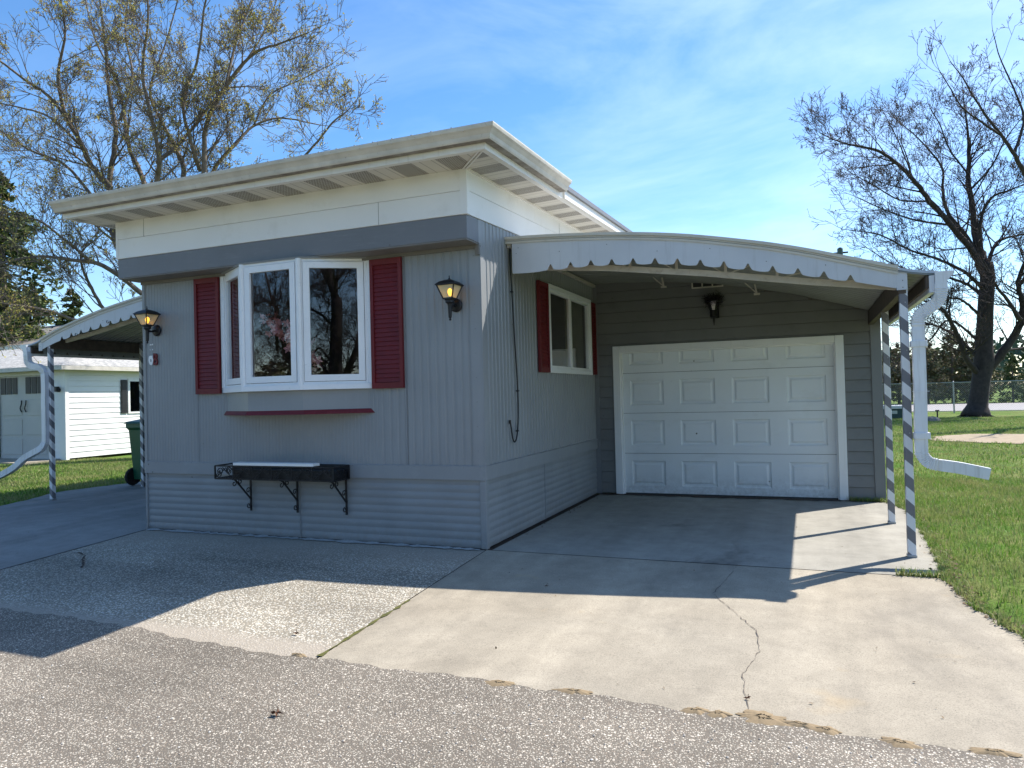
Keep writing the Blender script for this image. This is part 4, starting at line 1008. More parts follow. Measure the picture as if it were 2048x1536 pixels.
for k in range(6):
    cx = X0+(X1-X0)*(k+.5)/6
    for yy in (Y0, ):
        for sg in (-1, 1):
            mb.tube(spiral((cx+sg*.062, yy, hz+.012*sg), .036, 1.2, (sg, 0, 0), (0, 0, 1), 0, sg), .0045, 4)
            mb.tube([(cx-sg*.02, yy, hz+.045), (cx+sg*.03, yy, hz), (cx+sg*.095, yy, hz-.045)], .0045, 4)
for sg in (-1, 1): mb.tube(spiral((X0, -.14+sg*.05, hz), .036, 1.2, (0, sg, 0), (0, 0, 1)), .0045, 4); mb.tube(spiral((X1, -.14+sg*.05, hz), .036, 1.2, (0, sg, 0), (0, 0, 1)), .0045, 4)
mb.quad((X0+.01, Y1+.004, Z0), (X1-.01, Y1+.004, Z0), (X1-.01, Y1+.004, Z1-.01), (X0+.01, Y1+.004, Z1-.01))
mb.box(X0+.19, X1-.02, Y0+.03, Y1, Z0+.006, Z1-.035)
obj('basket', mb, 'black', pt)
for bxp in (-2.41, -1.876, -1.345):
    mb = MB(); mb.bar((bxp, -.012, .232), (bxp, -.012, Z0), .016, .012); mb.bar((bxp, -.012, .34), (bxp, -.215, Z0-.006), .013, .011); mb.bar((bxp, -.012, Z0-.008), (bxp, -.24, Z0-.008), .012, .008)
    e1, e2 = (0, -1, 0), (0, 0, 1)
    mb.tube(spiral((bxp, -.222, Z0-.045), .030, 1.1, e1, e2, 1.57, 1), .005, 5); mb.tube(spiral((bxp, -.145, Z0-.034), .026, 1.1, e1, e2, 1.57, -1), .005, 5)
    mb.tube(spiral((bxp, -.045, .425), .028, 1.1, e1, e2, 3.14, -1), .005, 5); mb.tube(spiral((bxp, -.040, .285), .028, 1.1, e1, e2, 3.14, 1), .005, 5)
    obj('bracket', mb, 'black', pt)
mb = MB(); mb.box(-2.385, -1.505, -.262, -.165, .6785, .703, .002); tag(obj('white_board', mb, paint('bare_white_board', (.85, .84, .80), .5), base=(-1.94, -.21, .678)), 'narrow white board lying on top of the black iron planter', 'board')
# cable
mb = MB(); cb = catmull([(.05, .62, 2.63), (.02, .625, 2.58), (.022, .60, 2.45), (.022, .63, 2.1), (.022, .66, 1.75), (.022, .70, 1.35), (.022, .70, 1.08), (.024, .66, .90), (.026, .60, .835), (.024, .555, .86), (.022, .52, .98), (.022, .50, 1.02)], 5)
mb.tube(cb, .0065, 6); mb.tube([(.022, .50, 1.0), (.022, .497, 1.03)], .011, 6)
for p in (cb[14], cb[26], cb[34]): mb.box(p.x-.012, p.x+.010, p.y-.014, p.y+.014, p.z-.006, p.z+.006)
tag(obj('hanging_cable', mb, 'black', base=(.022, .66, .83), smooth=False), 'black cable hanging down the ribbed side wall and looping up at its end', 'cable')
mb = MB()
for k in range(7): mb.tube(catmull([(.02, .60+.01*k, 2.63), (.1, .62, 2.635+.004*k), (.2+.03*k, .65+.01*k, 2.630), (.32, .70+.02*k, 2.622)], 4), .006, 5)
tag(obj('cable_coil', mb, 'black', base=(.15, .65, 2.62)), 'black cable slack lying on the awning top against the white frieze', 'cable')
# ================================================================ GARAGE
AW = [(0.0, 2.622), (.418, 2.603), (.996, 2.558), (1.527, 2.489), (2.104, 2.372), (2.425, 2.290), (2.767, 2.185), (3.139, 2.070), (3.30, 2.040)]
def smooth_interp(T_, x):
    T_ = sorted(T_); xs = [a for a, _ in T_]; ys = [b for _, b in T_]
    if x <= xs[0]: return ys[0]
    if x >= xs[-1]: return ys[-1]
    i = max(k for k in range(len(xs)) if xs[k] <= x); i = min(i, len(xs)-2)
    def m(k):
        if k == 0: return (ys[1]-ys[0])/(xs[1]-xs[0])
        if k == len(xs)-1: return (ys[-1]-ys[-2])/(xs[-1]-xs[-2])
        return (ys[k+1]-ys[k-1])/(xs[k+1]-xs[k-1])
    h = xs[i+1]-xs[i]; t = (x-xs[i])/h
    return (2*t**3-3*t*t+1)*ys[i]+(t**3-2*t*t+t)*h*m(i)+(-2*t**3+3*t*t)*ys[i+1]+(t**3-t*t)*h*m(i+1)
AWF = lambda x: smooth_interp(AW, x)
gar = thing('garage', (1.6, 6, 0), 'dark grey clapboard garage with a white four section door under the awning', 'garage')
def lap(mb, place, s0, s1, z0, topf, holes=(), row=.1305, lip=.016, ds=.16):
    n = int((s1-s0)/ds)+1; ss = sorted(set([s0+(s1-s0)*i/n for i in range(n+1)]+[h for H in holes for h in H[:2] if s0 < h < s1]))
    zz = z0
    while zz < 4:
        top = zz+row
        for a, b in zip(ss, ss[1:]):
            ta, tb = topf(a), topf(b)
            if zz >= min(ta, tb): continue
            m = (a+b)/2; spans = [(zz, top)]
            for (h0, h1, hz0, hz1) in holes:
                if h0 <= m <= h1:
                    ns = []
                    for (p, q) in spans:
                        if q <= hz0 or p >= hz1: ns.append((p, q))
                        else:
                            if p < hz0: ns.append((p, hz0))
                            if q > hz1: ns.append((hz1, q))
                    spans = ns
            for p, q in spans:
                of = lambda w: lip*(1-(w-zz)/row)
                qa, qb = min(q, ta), min(q, tb)
                p_ = p+.006 if p == zz else p
                if p_ < min(qa, qb): mb.quad(place(a, of(p_), p_), place(b, of(p_), p_), place(b, of(qb), qb), place(a, of(qa), qa))
                if p == zz: mb.quad(place(a, -.012, p-.001), place(b, -.012, p-.001), place(b, -.012, p_+.001), place(a, -.012, p_+.001)); mb.quad(place(a, -.012, p_), place(b, -.012, p_), place(b, of(p_), p_), place(a, of(p_), p_)); mb.quad(place(a, -.012, p), place(b, -.012, p), place(b, 0, p), place(a, 0, p))
        zz = top
        if zz > 3.3: break
DX0, DX1, DZ1 = .325, 2.742, 1.738
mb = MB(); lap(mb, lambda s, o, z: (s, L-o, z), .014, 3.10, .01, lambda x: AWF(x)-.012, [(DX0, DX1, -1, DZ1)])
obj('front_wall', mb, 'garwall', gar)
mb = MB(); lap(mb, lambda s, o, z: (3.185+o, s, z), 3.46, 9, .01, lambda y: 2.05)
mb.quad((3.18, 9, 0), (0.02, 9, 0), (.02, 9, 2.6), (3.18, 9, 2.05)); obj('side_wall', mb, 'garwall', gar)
mb = MB(); mb.box(3.095, 3.2, L-.022, L+.075, 0, 2.105, .004); mb.box(-.03, .05, L-.016, L+.004, .0, 2.60)
objs('corner_trim', mb, 'gartrim', gar)
mb = MB(); mb.extr([(-.0+.02, L+.02, 2.60), (1.0, L+.02, 2.53), (2.1, L+.02, 2.34), (3.25, L+.02, 2.02), (3.25, L+.02, 2.06), (2.1, L+.02, 2.385), (1.0, L+.02, 2.575), (.02, L+.02, 2.64)], (0, 5.8, 0)); obj('roof', mb, 'roofgrey', gar)
# door frame
mb = MB(); cw = .088
mb.box(DX0-cw, DX0, L-.035, L+.012, 0, DZ1+.078, .004); mb.box(DX1, DX1+cw, L-.035, L+.012, 0, DZ1+.078, .004); mb.box(DX0+.0005, DX1-.0005, L-.033, L+.012, DZ1, DZ1+.0775, .004)
mb.box(DX0-.002, DX0+.014, L+.0, L+.06, 0, DZ1-.001); mb.box(DX1-.014, DX1+.002, L+.0, L+.06, 0, DZ1-.001); mb.box(DX0+.0145, DX1-.0145, L+.0, L+.06, DZ1-.014, DZ1+.001)
obj('door_frame', mb, 'white', gar)
# sectional door
mb = MB(); yd = L+.055; sec = .492; xs0 = DX0+.004; Wd = DX1-DX0-.008
prings = [(0, 0), (.012, .011), (.030, .013), (.052, .003)]
for s in range(4):
    za = .006+s*sec; zb_ = za+sec-.005; cols = [0]; 
    for c in range(4): xc = Wd*(c+.5)/4; cols += [xc-.205, xc+.205]
    cols.append(Wd); rows = [za, za+.095, za+.095+.305, zb_]
    for i in range(len(cols)-1):
        for j in range(3):
            x0, x1, z0, z1 = xs0+cols[i], xs0+cols[i+1], rows[j], rows[j+1]
            if i % 2 == 1 and j == 1:
                vs = []
                for (q, dp) in prings: vs += [(x0+q, yd+dp, z0+q), (x1-q, yd+dp, z0+q), (x1-q, yd+dp, z1-q), (x0+q, yd+dp, z1-q)]
                fs = [(4*m_+k, 4*m_+(k+1) % 4, 4*m_+4+(k+1) % 4, 4*m_+4+k) for m_ in range(3) for k in range(4)]+[(12, 13, 14, 15)]
                mb.add(vs, fs)
            else: mb.quad((x0, yd, z0), (x1, yd, z0), (x1, yd, z1), (x0, yd, z1))
    mb.quad((xs0, yd, zb_), (xs0+Wd, yd, zb_), (xs0+Wd, yd+.02, zb_+.002), (xs0, yd+.02, zb_+.002)); mb.quad((xs0, yd, za), (xs0+Wd, yd, za), (xs0+Wd, yd+.02, za-.002), (xs0, yd+.02, za-.002))
gd = obj('garage_door', mb, 'door', gar)
mb = MB(); mb.box(xs0, xs0+Wd, yd+.021, yd+.04, 0.005, 1.98); mb.box(xs0, xs0+Wd, yd-.006, yd+.02, -.002, .012)
for s in range(1, 4): mb.box(xs0, xs0+Wd, yd+.002, yd+.02, .006+s*sec-.0045, .006+s*sec-.0005)
obj('door_seal', mb, 'shadeback', gd)
mb = MB(); mb.lathe([(.009, 0), (.009, -.008), (.005, -.012)], (xs0+Wd*.375-.02, yd-.0, .735), 10, 'y'); obj('lock', mb, 'black', gd)
mb = MB(); mb.box(DX0-.09, DX1+.12, L-.03, L+.02, -.03, .004); obj('threshold', mb, 'dirt_strip', gar)
# vent
mb = MB(); vx0, vx1, vz0, vz1 = 1.215, 1.575, 2.452, 2.552; t_ = .014
mb.box(vx0, vx1, L-.03, L-.01, vz0, vz0+t_); mb.box(vx0, vx1, L-.03, L-.01, vz1-t_, vz1)
for k in range(4): xx = vx0+(vx1-vx0-t_)*k/3; mb.box(xx, xx+t_, L-.031, L-.01, vz0+.0005, vz1-.0005)
ve = obj('vent', mb, 'alutrim', gar); mb = MB(); mb.box(vx0+.01, vx1-.01, L-.016, L-.012, vz0+.01, vz1-.01); obj('vent_screen', mb, 'shadeback', ve)
# garage lamp with dark nest around its hood
gx, gy, gzz = 1.472, L-.13, 2.17
gl = thing('garage_lantern', (gx, L-.02, gzz), 'unlit black lantern with a nest clogged hood above the garage door', 'wall lamp')
mb = MB(); mb.box(gx-.045, gx+.05, L-.03, L-.012, gzz-.085, gzz+.06, .004); mb.tube([(gx, L-.03, gzz-.03), (gx, gy, gzz-.04), (gx, gy, gzz-.01)], .011, 6); obj('backplate', mb, 'black', gl)
mb = MB(); mb.lathe([(.004, -.175), (.012, -.12), (.014, -.08), (.045, -.075), (.045, -.01), (.040, .0)], (gx, gy, gzz), 10); obj('base', mb, 'black', gl)
mb = MB()
for k in range(6):
    a = k*math.pi/3; mb.bar((gx+.042*math.cos(a), gy+.042*math.sin(a), gzz), (gx+.072*math.cos(a), gy+.072*math.sin(a), gzz+.095), .007)
mb.lathe([(.10, .095), (.102, .10), (.07, .14), (.03, .165), (.008, .175), (.004, .21)], (gx, gy, gzz), 12); obj('lamp_roof', mb, 'black', gl)
mb = MB(); mb.lathe([(.038, .0), (.066, .094)], (gx, gy, gzz), 6); mb.f = mb.f[:-2]; obj('lamp_glass', mb, glassmat('clear_lamp_glass', (.8, .8, .75), 2.0, .1), gl)
mb = MB(); mb.lathe([(.012, 0), (.02, .03), (.024, .055), (.012, .08)], (gx, gy, gzz), 8); obj('bulb', mb, 'white', gl, smooth=True)
mb = MB(); r = random.Random(6)
for k in range(420):
    a = r.uniform(0, 6.28); q = r.uniform(.04, .10); p = Vector((gx+q*math.cos(a), gy+.02+q*.9*math.sin(a), gzz+.12+r.gauss(0, .028))); d = Vector((r.gauss(0, 1), r.gauss(0, 1), r.gauss(0, .7))).normalized()*r.uniform(.02, .05)
    mb.bar(p-d, p+d, .0022)
tag(obj('bird_nest', mb, 'nest', base=(gx, gy, gzz+.1)), 'dark straggly straw nest packed around the hood of the garage lantern', 'nest')
# ================================================================ AWNINGS
def awning(fx, zf, u_end, y0, y1, posts, name, label, post_x, roof_end, gut_len, val0=.06, sideval=False, flip=1, dz=0):
    """fx(u) -> world x ; zf(u) -> roof height ; u runs out from the home"""
    root = thing(name, (fx(1.6), (y0+y1)/2, 2.3), label, 'awning')
    def X(u): return fx(u)
    us = [roof_end*i/40 for i in range(41)]
    # ribbed roof pans running outwards
    ys = []; yy = y0-.012
    while yy < y1:
        for o_, h in ((0, .0), (.008, .02), (.028, .02), (.036, 0), (.075, 0), (.080, .008), (.092, .008), (.097, 0)): ys.append((yy+o_, h))
        yy += .14
    ys = [(a, h) for a, h in ys if a < y1]+[(y1, 0)]
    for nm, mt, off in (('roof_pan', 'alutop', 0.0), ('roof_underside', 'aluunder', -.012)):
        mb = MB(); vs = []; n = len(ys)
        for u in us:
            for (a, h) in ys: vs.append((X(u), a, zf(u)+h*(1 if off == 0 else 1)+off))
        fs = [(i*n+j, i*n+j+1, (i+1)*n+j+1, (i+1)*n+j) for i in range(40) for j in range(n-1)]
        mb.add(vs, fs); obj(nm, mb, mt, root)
    # valance with v notches
    def bot(u): return zf(u)-interp([(0, .298), (.3, .286), (.75, .250), (1.3, .225), (2.2, .198), (2.8, .152), (3.2, .128), (3.45, .12)], u)
    mb = MB(); uu = [val0]; notch = [.415+.181*k for k in range(16) if .415+.181*k < u_end-.30]
    pts = [(val0, 0)]
    for q in notch: pts += [(q-.034, 0), (q-.024, .009), (q-.007, .043), (q, .049), (q+.007, .043), (q+.024, .009), (q+.034, 0)]
    # fill between with samples
    full = []; 
    for (a, ha), (b, hb) in zip(pts, pts[1:]):
        full.append((a, ha)); L_ = b-a
        if L_ > .06:
            for k in range(1, 4): t = k/4; full.append((a+L_*t, -.006*math.sin(math.pi*t)))
    full.append(pts[-1]); last = pts[-1][0]
    while last+.08 < u_end: last += .08; full.append((last, 0))
    full.append((u_end, 0))
    for (a, ha), (b, hb) in zip(full, full[1:]):
        for dy in (0, .003):
            mb.quad((X(a), y0+dy, bot(a)+ha), (X(b), y0+dy, bot(b)+hb), (X(b), y0+dy, zf(b)+.004), (X(a), y0+dy, zf(a)+.004))
    mb.box(min(X(u_end-.07), X(u_end)), max(X(u_end-.07), X(u_end)), y0-.003, y0, bot(u_end)+.002, zf(u_end)-.0); mb.box(min(X(val0), X(val0+.05)), max(X(val0), X(val0+.05)), y0-.003, y0, bot(val0)+.002, zf(val0)-.0)
    va = obj('valance', mb, 'alu', root)
    mb = MB(); k = 0
    for u in [.1, .12, u_end-.03, u_end-.03]+[.5+.42*i for i in range(int((u_end-.5)/.42))]:
        k += 1; mb.lathe([(.0035, 0), (.003, -.003)], (X(u), y0-.003, zf(u)-.07-.05*(k % 2)), 6, 'y')
    objs('rivet', mb, 'shadeback', va)
    # cream edge trim
    mb = MB()
    for a, b in zip(us, us[1:]):
        if b > u_end+.01: break
        for z0, z1, d0 in ((.006, .030, -.022), (-.030, .006, -.010)):
            v = []
            for u in (a, b):
                for yy, zz in ((y0+d0, z0), (y0+.02, z0), (y0+.02, z1), (y0+d0, z1)): v.append((X(u), yy, zf(u)+zz))
            mb.add(v, [(0, 4, 5, 1), (1, 5, 6, 2), (2, 6, 7, 3), (3, 7, 4, 0)])
    o = obj('edge_trim', mb, 'alutrim', root); fix_normals(o)
    # trusses
    for ty in (y0+.16,):
        mb = MB(); cz = lambda u: interp([(0, 2.39), (.63, 2.342), (1.68, 2.192), (2.5, 2.052), (3.1, 1.965)], u)+zf(3.1)-AWF(3.1)
        q = [.05, .9, 1.7, 2.5, 3.08]
        for a, b in zip(q, q[1:]): mb.bar((X(a), ty, cz(a)), (X(b), ty, cz(b)), .028, .014); mb.bar((X(a), ty-.014, cz(a)+.022), (X(b), ty-.014, cz(b)+.022), .004, .04)
        tp = lambda u: zf(u)-.03
        q = [.3+.39*i for i in range(8)]
        for a, b in zip(q, q[1:]): mb.bar((X(a), ty, tp(a)), (X(b), ty, tp(b)), .025, .02)
        for i, a in enumerate(q):
            if tp(a) > cz(a)+.02: mb.bar((X(a), ty-.014, cz(a)), (X(a), ty-.014, tp(a)), .022, .006)
            if i < 7 and tp(a) > cz(a)+.02: 
                b = q[i+1]
                if i < 4: mb.bar((X(a), ty-.010, tp(a)-.01), (X(b), ty-.010, cz(b)+.02), .022, .006)
                else: mb.bar((X(a), ty-.010, cz(a)+.02), (X(b), ty-.010, tp(b)-.01), .022, .006)
        obj('truss', mb, 'truss', root)
    mb = MB(); mb.box(min(X(.004), X(.04)), max(X(.004), X(.04)), y0+.02, y1, zf(0)-.06, zf(0)-.03); obj('wall_channel', mb, 'truss', root)
    mb = MB()
    for uu_ in (.95, 1.95):
        yh = y1-.55; zc = zf(uu_)-.02; mb.bar((X(uu_), yh, zc), (X(uu_+.02), yh, zc-.10), .016, .016); mb.bar((X(uu_-.10), yh, zf(uu_-.10)-.02), (X(uu_+.02), yh, zc-.10), .012, .012); mb.box(min(X(uu_-.01), X(uu_+.05)), max(X(uu_-.01), X(uu_+.05)), yh-.02, yh+.02, zc-.118, zc-.10)
    obj('hanger_bracket', mb, 'truss', root)
    # outer beam, gutter
    ub = post_x; mb = MB(); zb = zf(ub)
    a, b = sorted((X(ub-.03), X(ub+.02))); mb.box(a, b, y0+.005, y1-.01, zb-.165, zb-.016); a, b = sorted((X(roof_end-.075), X(roof_end-.03))); mb.box(a, b, y0-.0, y1-.01, zf(roof_end)-.10, zf(roof_end)-.014)
    obj('beam', mb, 'beam', root)
    gz0 = zf(roof_end)-.088; mb = MB(); ox = X(1)-X(0)
    a, b = sorted((X(roof_end-.055), X(roof_end-.022))); mb.box(a, b, y0-.012, y1, gz0-.045, zf(roof_end)-.012)
    gutter(mb, (X(roof_end-.02), y0-.03, gz0), (X(roof_end-.02), y1+.2, gz0), (ox, 0, 0)); o = obj('gutter', mb, 'spout', root); fix_normals(o)
    mb = MB(); a, b = sorted((X(roof_end-.028), X(roof_end+.0965))); mb.extr([(X(roof_end-.02)+ox*p, y0-.033, gz0+q) for p, q in GP[:8]+[(0, .098)]], (0, -.003, 0)); o = obj('gutter_cap', mb, 'spout', root); fix_normals(o)
    # posts
    for (pu, py) in posts:
        x = X(pu); mb = MB(); mb.box(x-.0275, x+.0275, py-.0275, py+.0275, 0, zf(pu)-.13 if py < y0+.2 else zf(pu)-.03, .004)
        p_ = obj('support_post', mb, 'stripe', root)
        mb = MB(); mb.box(x-.032, x+.032, py-.032, py+.032, 0, .02, .003)
        for zz in (.3, .9, 1.5, 1.85): mb.lathe([(.005, 0), (.004, -.003)], (x+.01, py-.028, zz), 6, 'y')
        obj('post_foot', mb, 'galv', p_)
    if sideval:
        mb = MB(); n = int((y1-y0)/.18); z = zf(u_end); x = X(u_end-.06)
        for k in range(n):
            a = y0+.02+k*.18
            for s0_, s1_, h0, h1 in ((0, .14, 0, 0), (.14, .16, 0, .035), (.16, .18, .035, 0)):
                mb.quad((x, a+s0_, z-.16+h0), (x, a+s1_, z-.16+h1), (x, a+s1_, z-.02), (x, a+s0_, z-.02))
        obj('side_valance', mb, 'aluunder', root)
    return root
aR = awning(lambda u: u, AWF, 3.139, .558, L+.06, [(3.112, .592), (3.118, 1.995)], 'carport_awning', 'right arched metal awning with scalloped valance over the garage drive', 3.11, 3.33, 1)
# downspouts: rectangular tube with crimped elbows
def downspout(root, pts, crimp):
    mb = MB(); cp = []; rr = []
    P = [Vector(p) for p in pts]
    path = catmull(P, 9)
    for i, p in enumerate(path):
        d = 0
        for (a, b) in crimp:
            if a <= i <= b: d = .0055*(1 if i % 2 else -1)
        cp.append(p); rr.append(1+d*14)
    mb.tube(cp, rr, 4, aspect=(.040, .031), up=(0, 1, 0)); return mb
Y = .55
mb = downspout(aR, [(3.345, Y, 1.965), (3.345, Y, 1.93), (3.34, Y, 1.875), (3.315, Y, 1.83), (3.26, Y, 1.79), (3.215, Y, 1.755), (3.197, Y, 1.71), (3.195, Y, 1.64), (3.195, Y, 1.2), (3.19, Y, .80), (3.195, Y, .745), (3.23, Y, .695), (3.29, Y, .675), (3.42, Y, .655), (3.60, Y, .615)], [(9, 62), (84, 108)])
dsp = obj('downspout', mb, 'spout', aR)
mb = MB()
for zz in (1.52, .86): mb.box(3.143, 3.247, Y-.042, Y+.04, zz, zz+.045, .002); 
mb.box(3.14, 3.25, Y-.040, Y-.037, 1.2, 1.203)
objs('strap', mb, 'spout', dsp)
LF = lambda u: smooth_interp([(0, 2.715), (.5, 2.70), (1, 2.655), (1.49, 2.585), (2.25, 2.450), (3.01, 2.262), (3.40, 2.130), (3.60, 2.085)], u)
aL = awning(lambda u: -W-u, LF, 3.40, 1.28, 5.0, [(3.215, 1.31), (3.17, 2.71), (3.215, 4.6)], 'carport_awning', 'left arched metal awning with scalloped valance over the side slab', 3.21, 3.62, 1, sideval=True)
Y = 1.26
mb = downspout(aL, [(-7.36, Y, 2.01), (-7.36, Y, 1.95), (-7.34, Y, 1.86), (-7.26, Y, 1.81), (-7.12, Y, 1.785), (-7.05, Y, 1.74), (-7.02, Y, 1.66), (-7.02, Y, 1.3), (-7.02, Y, .85), (-7.04, Y, .76), (-7.12, Y, .69), (-7.25, Y, .64), (-7.42, Y-.02, .56), (-7.62, Y-.05, .42), (-7.95, Y-.1, .29), (-8.6, Y-.2, .15)], [(9, 52), (76, 96)])
obj('downspout', mb, 'spout', aL)
mb = MB()
for (x, z_) in ((-6.43, 2.20), (-5.85, 2.33)): mb.tube(spiral((x, 1.275, z_), .03, .8, (1, 0, 0), (0, 0, 1), 0, -1), .003, 4)
objs('hook', mb, 'black', aL)
# ================================================================ LEFT BACKGROUND
bp = Vector((-7.03, 3.02, 0))
bn = thing('wheelie_bin', bp, 'dark green wheeled rubbish bin standing behind the left corner post', 'bin')
mb = MB(); vs = []
for (q, qd, z_) in ((.20, .22, .10), (.24, .27, .86), (.265, .30, .90), (.265, .30, .96)):
    vs += [(bp.x-q, bp.y-qd, z_), (bp.x+q, bp.y-qd, z_), (bp.x+q, bp.y+qd, z_), (bp.x-q, bp.y+qd, z_)]
mb.add(vs, [(3, 2, 1, 0), (12, 13, 14, 15)]+[(4*m_+k, 4*m_+(k+1) % 4, 4*m_+4+(k+1) % 4, 4*m_+4+k) for m_ in range(3) for k in range(4)])
obj('body', mb, 'green', bn)
mb = MB(); mb.add([(bp.x-.285, bp.y-.33, .962), (bp.x+.285, bp.y-.33, .962), (bp.x+.285, bp.y+.33, .985), (bp.x-.285, bp.y+.33, .985), (bp.x-.26, bp.y-.3, .99), (bp.x+.26, bp.y-.3, .99), (bp.x+.22, bp.y+.3, 1.07), (bp.x-.22, bp.y+.3, 1.07)], [(3, 2, 1, 0), (4, 5, 6, 7), (0, 1, 5, 4), (1, 2, 6, 5), (2, 3, 7, 6), (3, 0, 4, 7)]); mb.bar((bp.x-.2, bp.y+.36, 1.0), (bp.x+.2, bp.y+.36, 1.0), .03); obj('lid', mb, 'green', bn)
for sx in (-1, 1):
    mb = MB(); mb.lathe([(.13, -.025), (.14, 0), (.13, .025)], (bp.x+sx*.25, bp.y-.20, .14), 18, 'x'); obj('wheel', mb, 'tyre', bn)
# neighbouring garage
ng = thing('neighbour_garage', (-17, 9, 0), 'white sided garage with pale sunlit shingle roof beyond the left lawn', 'garage')
NX, NY = -13.6, 6.36
mb = MB(); lap(mb, lambda s, o, z: (NX+o, s, z), NY+.06, 14, .03, lambda y: 2.12, [(7.86, 8.6, 1.04, 1.88)] if False else (), .13, .012, 2)
mb.box(NX-.03, NX+.02, NY-.02, NY+.07, 0, 2.12); mb.box(NX-.18, NX-.03, NY-.015, NY+.0, 0, 2.12)
obj('side_wall', mb, 'nbwhite', ng)
mb = MB(); lap(mb, lambda s, o, z: (s, NY-o, z), -22, NX-.18, .03, lambda y: 2.12, [(-15.95, -14.15, -1, 2.02)], .13, .012, 2); obj('front_wall', mb, 'nbwhite', ng)
mb = MB(); mb.box(-15.97, -14.13, NY+.03, NY+.06, 0, 2.04)
for c in range(2):
    for rr_ in range(3):
        x0 = -15.85+c*.86; z0 = .12+rr_*.47; mb.box(x0, x0+.70, NY+.018, NY+.031, z0, z0+.38, .012)
nd = obj('garage_door', mb, 'nbdoor', ng)
mb = MB()
for x0 in (-15.95, -15.05):
    for k in range(3): mb.box(x0+.05+k*.21, x0+.05+k*.21+.17, NY+.014, NY+.028, 1.58, 1.98)
objs('door_window', mb, 'shadeback', nd)
mb = MB()
for x0 in (-15.13, -14.97): mb.tube(catmull([(x0, NY+.0, 1.14), (x0-.02, NY-.02, 1.23), (x0+.02, NY-.02, 1.33), (x0, NY+.0, 1.42)], 3), .014, 5)
objs('door_handle', mb, 'black', nd)
ov = .28
mb = MB(); ex, ey, ez = NX+ov, NY-ov, 2.20
mb.add([(-24, ey, ez), (ex, ey, ez), (ex, 16, ez), (-24, 16, ez), (-22, 9.9, 3.1), (ex-3.8, 9.9, 3.1), (ex-3.8, 13, 3.1), (-22, 13, 3.1)], [(0, 1, 5, 4), (1, 2, 6, 5), (2, 3, 7, 6), (3, 0, 4, 7), (4, 5, 6, 7)]); obj('roof', mb, 'roofpale', ng)
mb = MB(); mb.box(-24, ex+.02, ey-.02, ey+.08, ez-.10, ez-.004); mb.box(ex-.08, ex+.02, ey+.081, 16, ez-.10, ez-.004); mb.box(-24, ex-.081, ey+.081, NY-.01, ez-.075, ez-.06); mb.box(NX+.015, ex-.081, NY-.009, 16, ez-.075, ez-.06); obj('eave', mb, 'gutter', ng)
mb = MB(); mb.box(-15.98, -15.93, 5.75, 5.80, 0, 2.1)
obj('porch_post', mb, 'galv', ng)
mb = MB(); mb.box(NX+.012, NX+.03, 8.03, 8.65, 1.03, 1.90); obj('window_frame', mb, 'white', ng)
mb = MB(); mb.box(NX+.031, NX+.034, 8.09, 8.62, 1.08, 1.85); obj('pane', mb, 'darkglass', ng); mb = MB(); mb.box(NX+.0305, NX+.0308, 8.09, 8.62, 1.08, 1.85); obj('window_backing', mb, 'shadeback', ng)
mb = MB(); mb.box(NX+.012, NX+.035, 7.83, 8.0, 1.04, 1.89)
for k in range(20): mb.box(NX+.036, NX+.042, 7.85, 7.98, 1.08+k*.04, 1.10+k*.04)
obj('shutter', mb, 'shadeback', ng)
mb = MB(); mb.lathe([(.05, 0), (.05, -.03)], (-13.78, NY-.015, 1.64), 10, 'y'); mb.box(-13.84, -13.72, NY-.13, NY-.04, 1.60, 1.72, .01); obj('wall_light', mb, 'black', ng)
# small concrete apron
mb = MB(); mb.box(-17, -13.75, 5.4, NY+.03, -.05, .02); struct('neighbour_apron', mb, 'conc')
nh = thing('neighbour_house', (-20, 17, 0), 'taller white house with grey shingle roof behind the pale roofed garage', 'house')
a = AT(40, 664, 27); b = AT(40, 691, 27); c = AT(40, 636, 30)
mb = MB(); mb.box(-34, -15.5, 14.2, 22, 0, 3.7); obj('wall', mb, 'nbwhite', nh)
mb = MB(); e = 3.72; mb.add([(-34.5, 13.7, e), (-15.0, 13.7, e), (-15.0, 22.6, e), (-34.5, 22.6, e), (-31, 18, e+1.35), (-18.6, 18, e+1.35)], [(0, 1, 5, 4), (1, 2, 5), (2, 3, 4, 5), (3, 0, 4)]); obj('roof', mb, 'roofgrey', nh)
mb = MB(); mb.box(-34.5, -15.0, 13.66, 13.72, e-.20, e-.006); mb.box(-15.0, -14.96, 13.72, 22.6, e-.20, e-.006); mb.box(-34.5, -15.01, 13.721, 14.19, e-.19, e-.17); obj('fascia', mb, 'white', nh)
# ================================================================ RIGHT BACKGROUND
fn = thing('chain_link_fence', (10, 31, 0), 'grey chain link fence with top rail between the lawn and the far road', 'fence')
FY = 31.0; r = random.Random(8)
mb = MB(); mb.tube([(-12, FY, 1.30), (44, FY, 1.30)], .024, 6); mb.tube([(-12, FY, .03), (44, FY, .03)], .006, 4); obj('top_rail', mb, 'galv', fn)
x = 8.35-3.1*6
while x < 44:
    mb = MB(); mb.tube([(x, FY+.03, -.05), (x, FY+.03, 1.31)], .032, 8); mb.lathe([(.035, 0), (.03, .03), (.008, .05)], (x, FY+.03, 1.31), 8); obj('post', mb, 'galv', fn); x += 3.1
mb = MB(); k = -12.0
while k < 43:
    for sgn in (1, -1): mb.tube([(k+.63-sgn*.63, FY-.02+sgn*.003, .02), (k+.63+sgn*.63, FY-.02+sgn*.003, 1.28)], .0030, 3, cap=False)
    k += .085
obj('wire_mesh', mb, 'galv', fn)
ub = AT(1782, 838, 27); mb_ = Vector((5.85, 26.0, -.03))
bx = thing('utility_box', mb_, 'dark green metal utility box with pale lid on the lawn behind the awning posts', 'utility box')
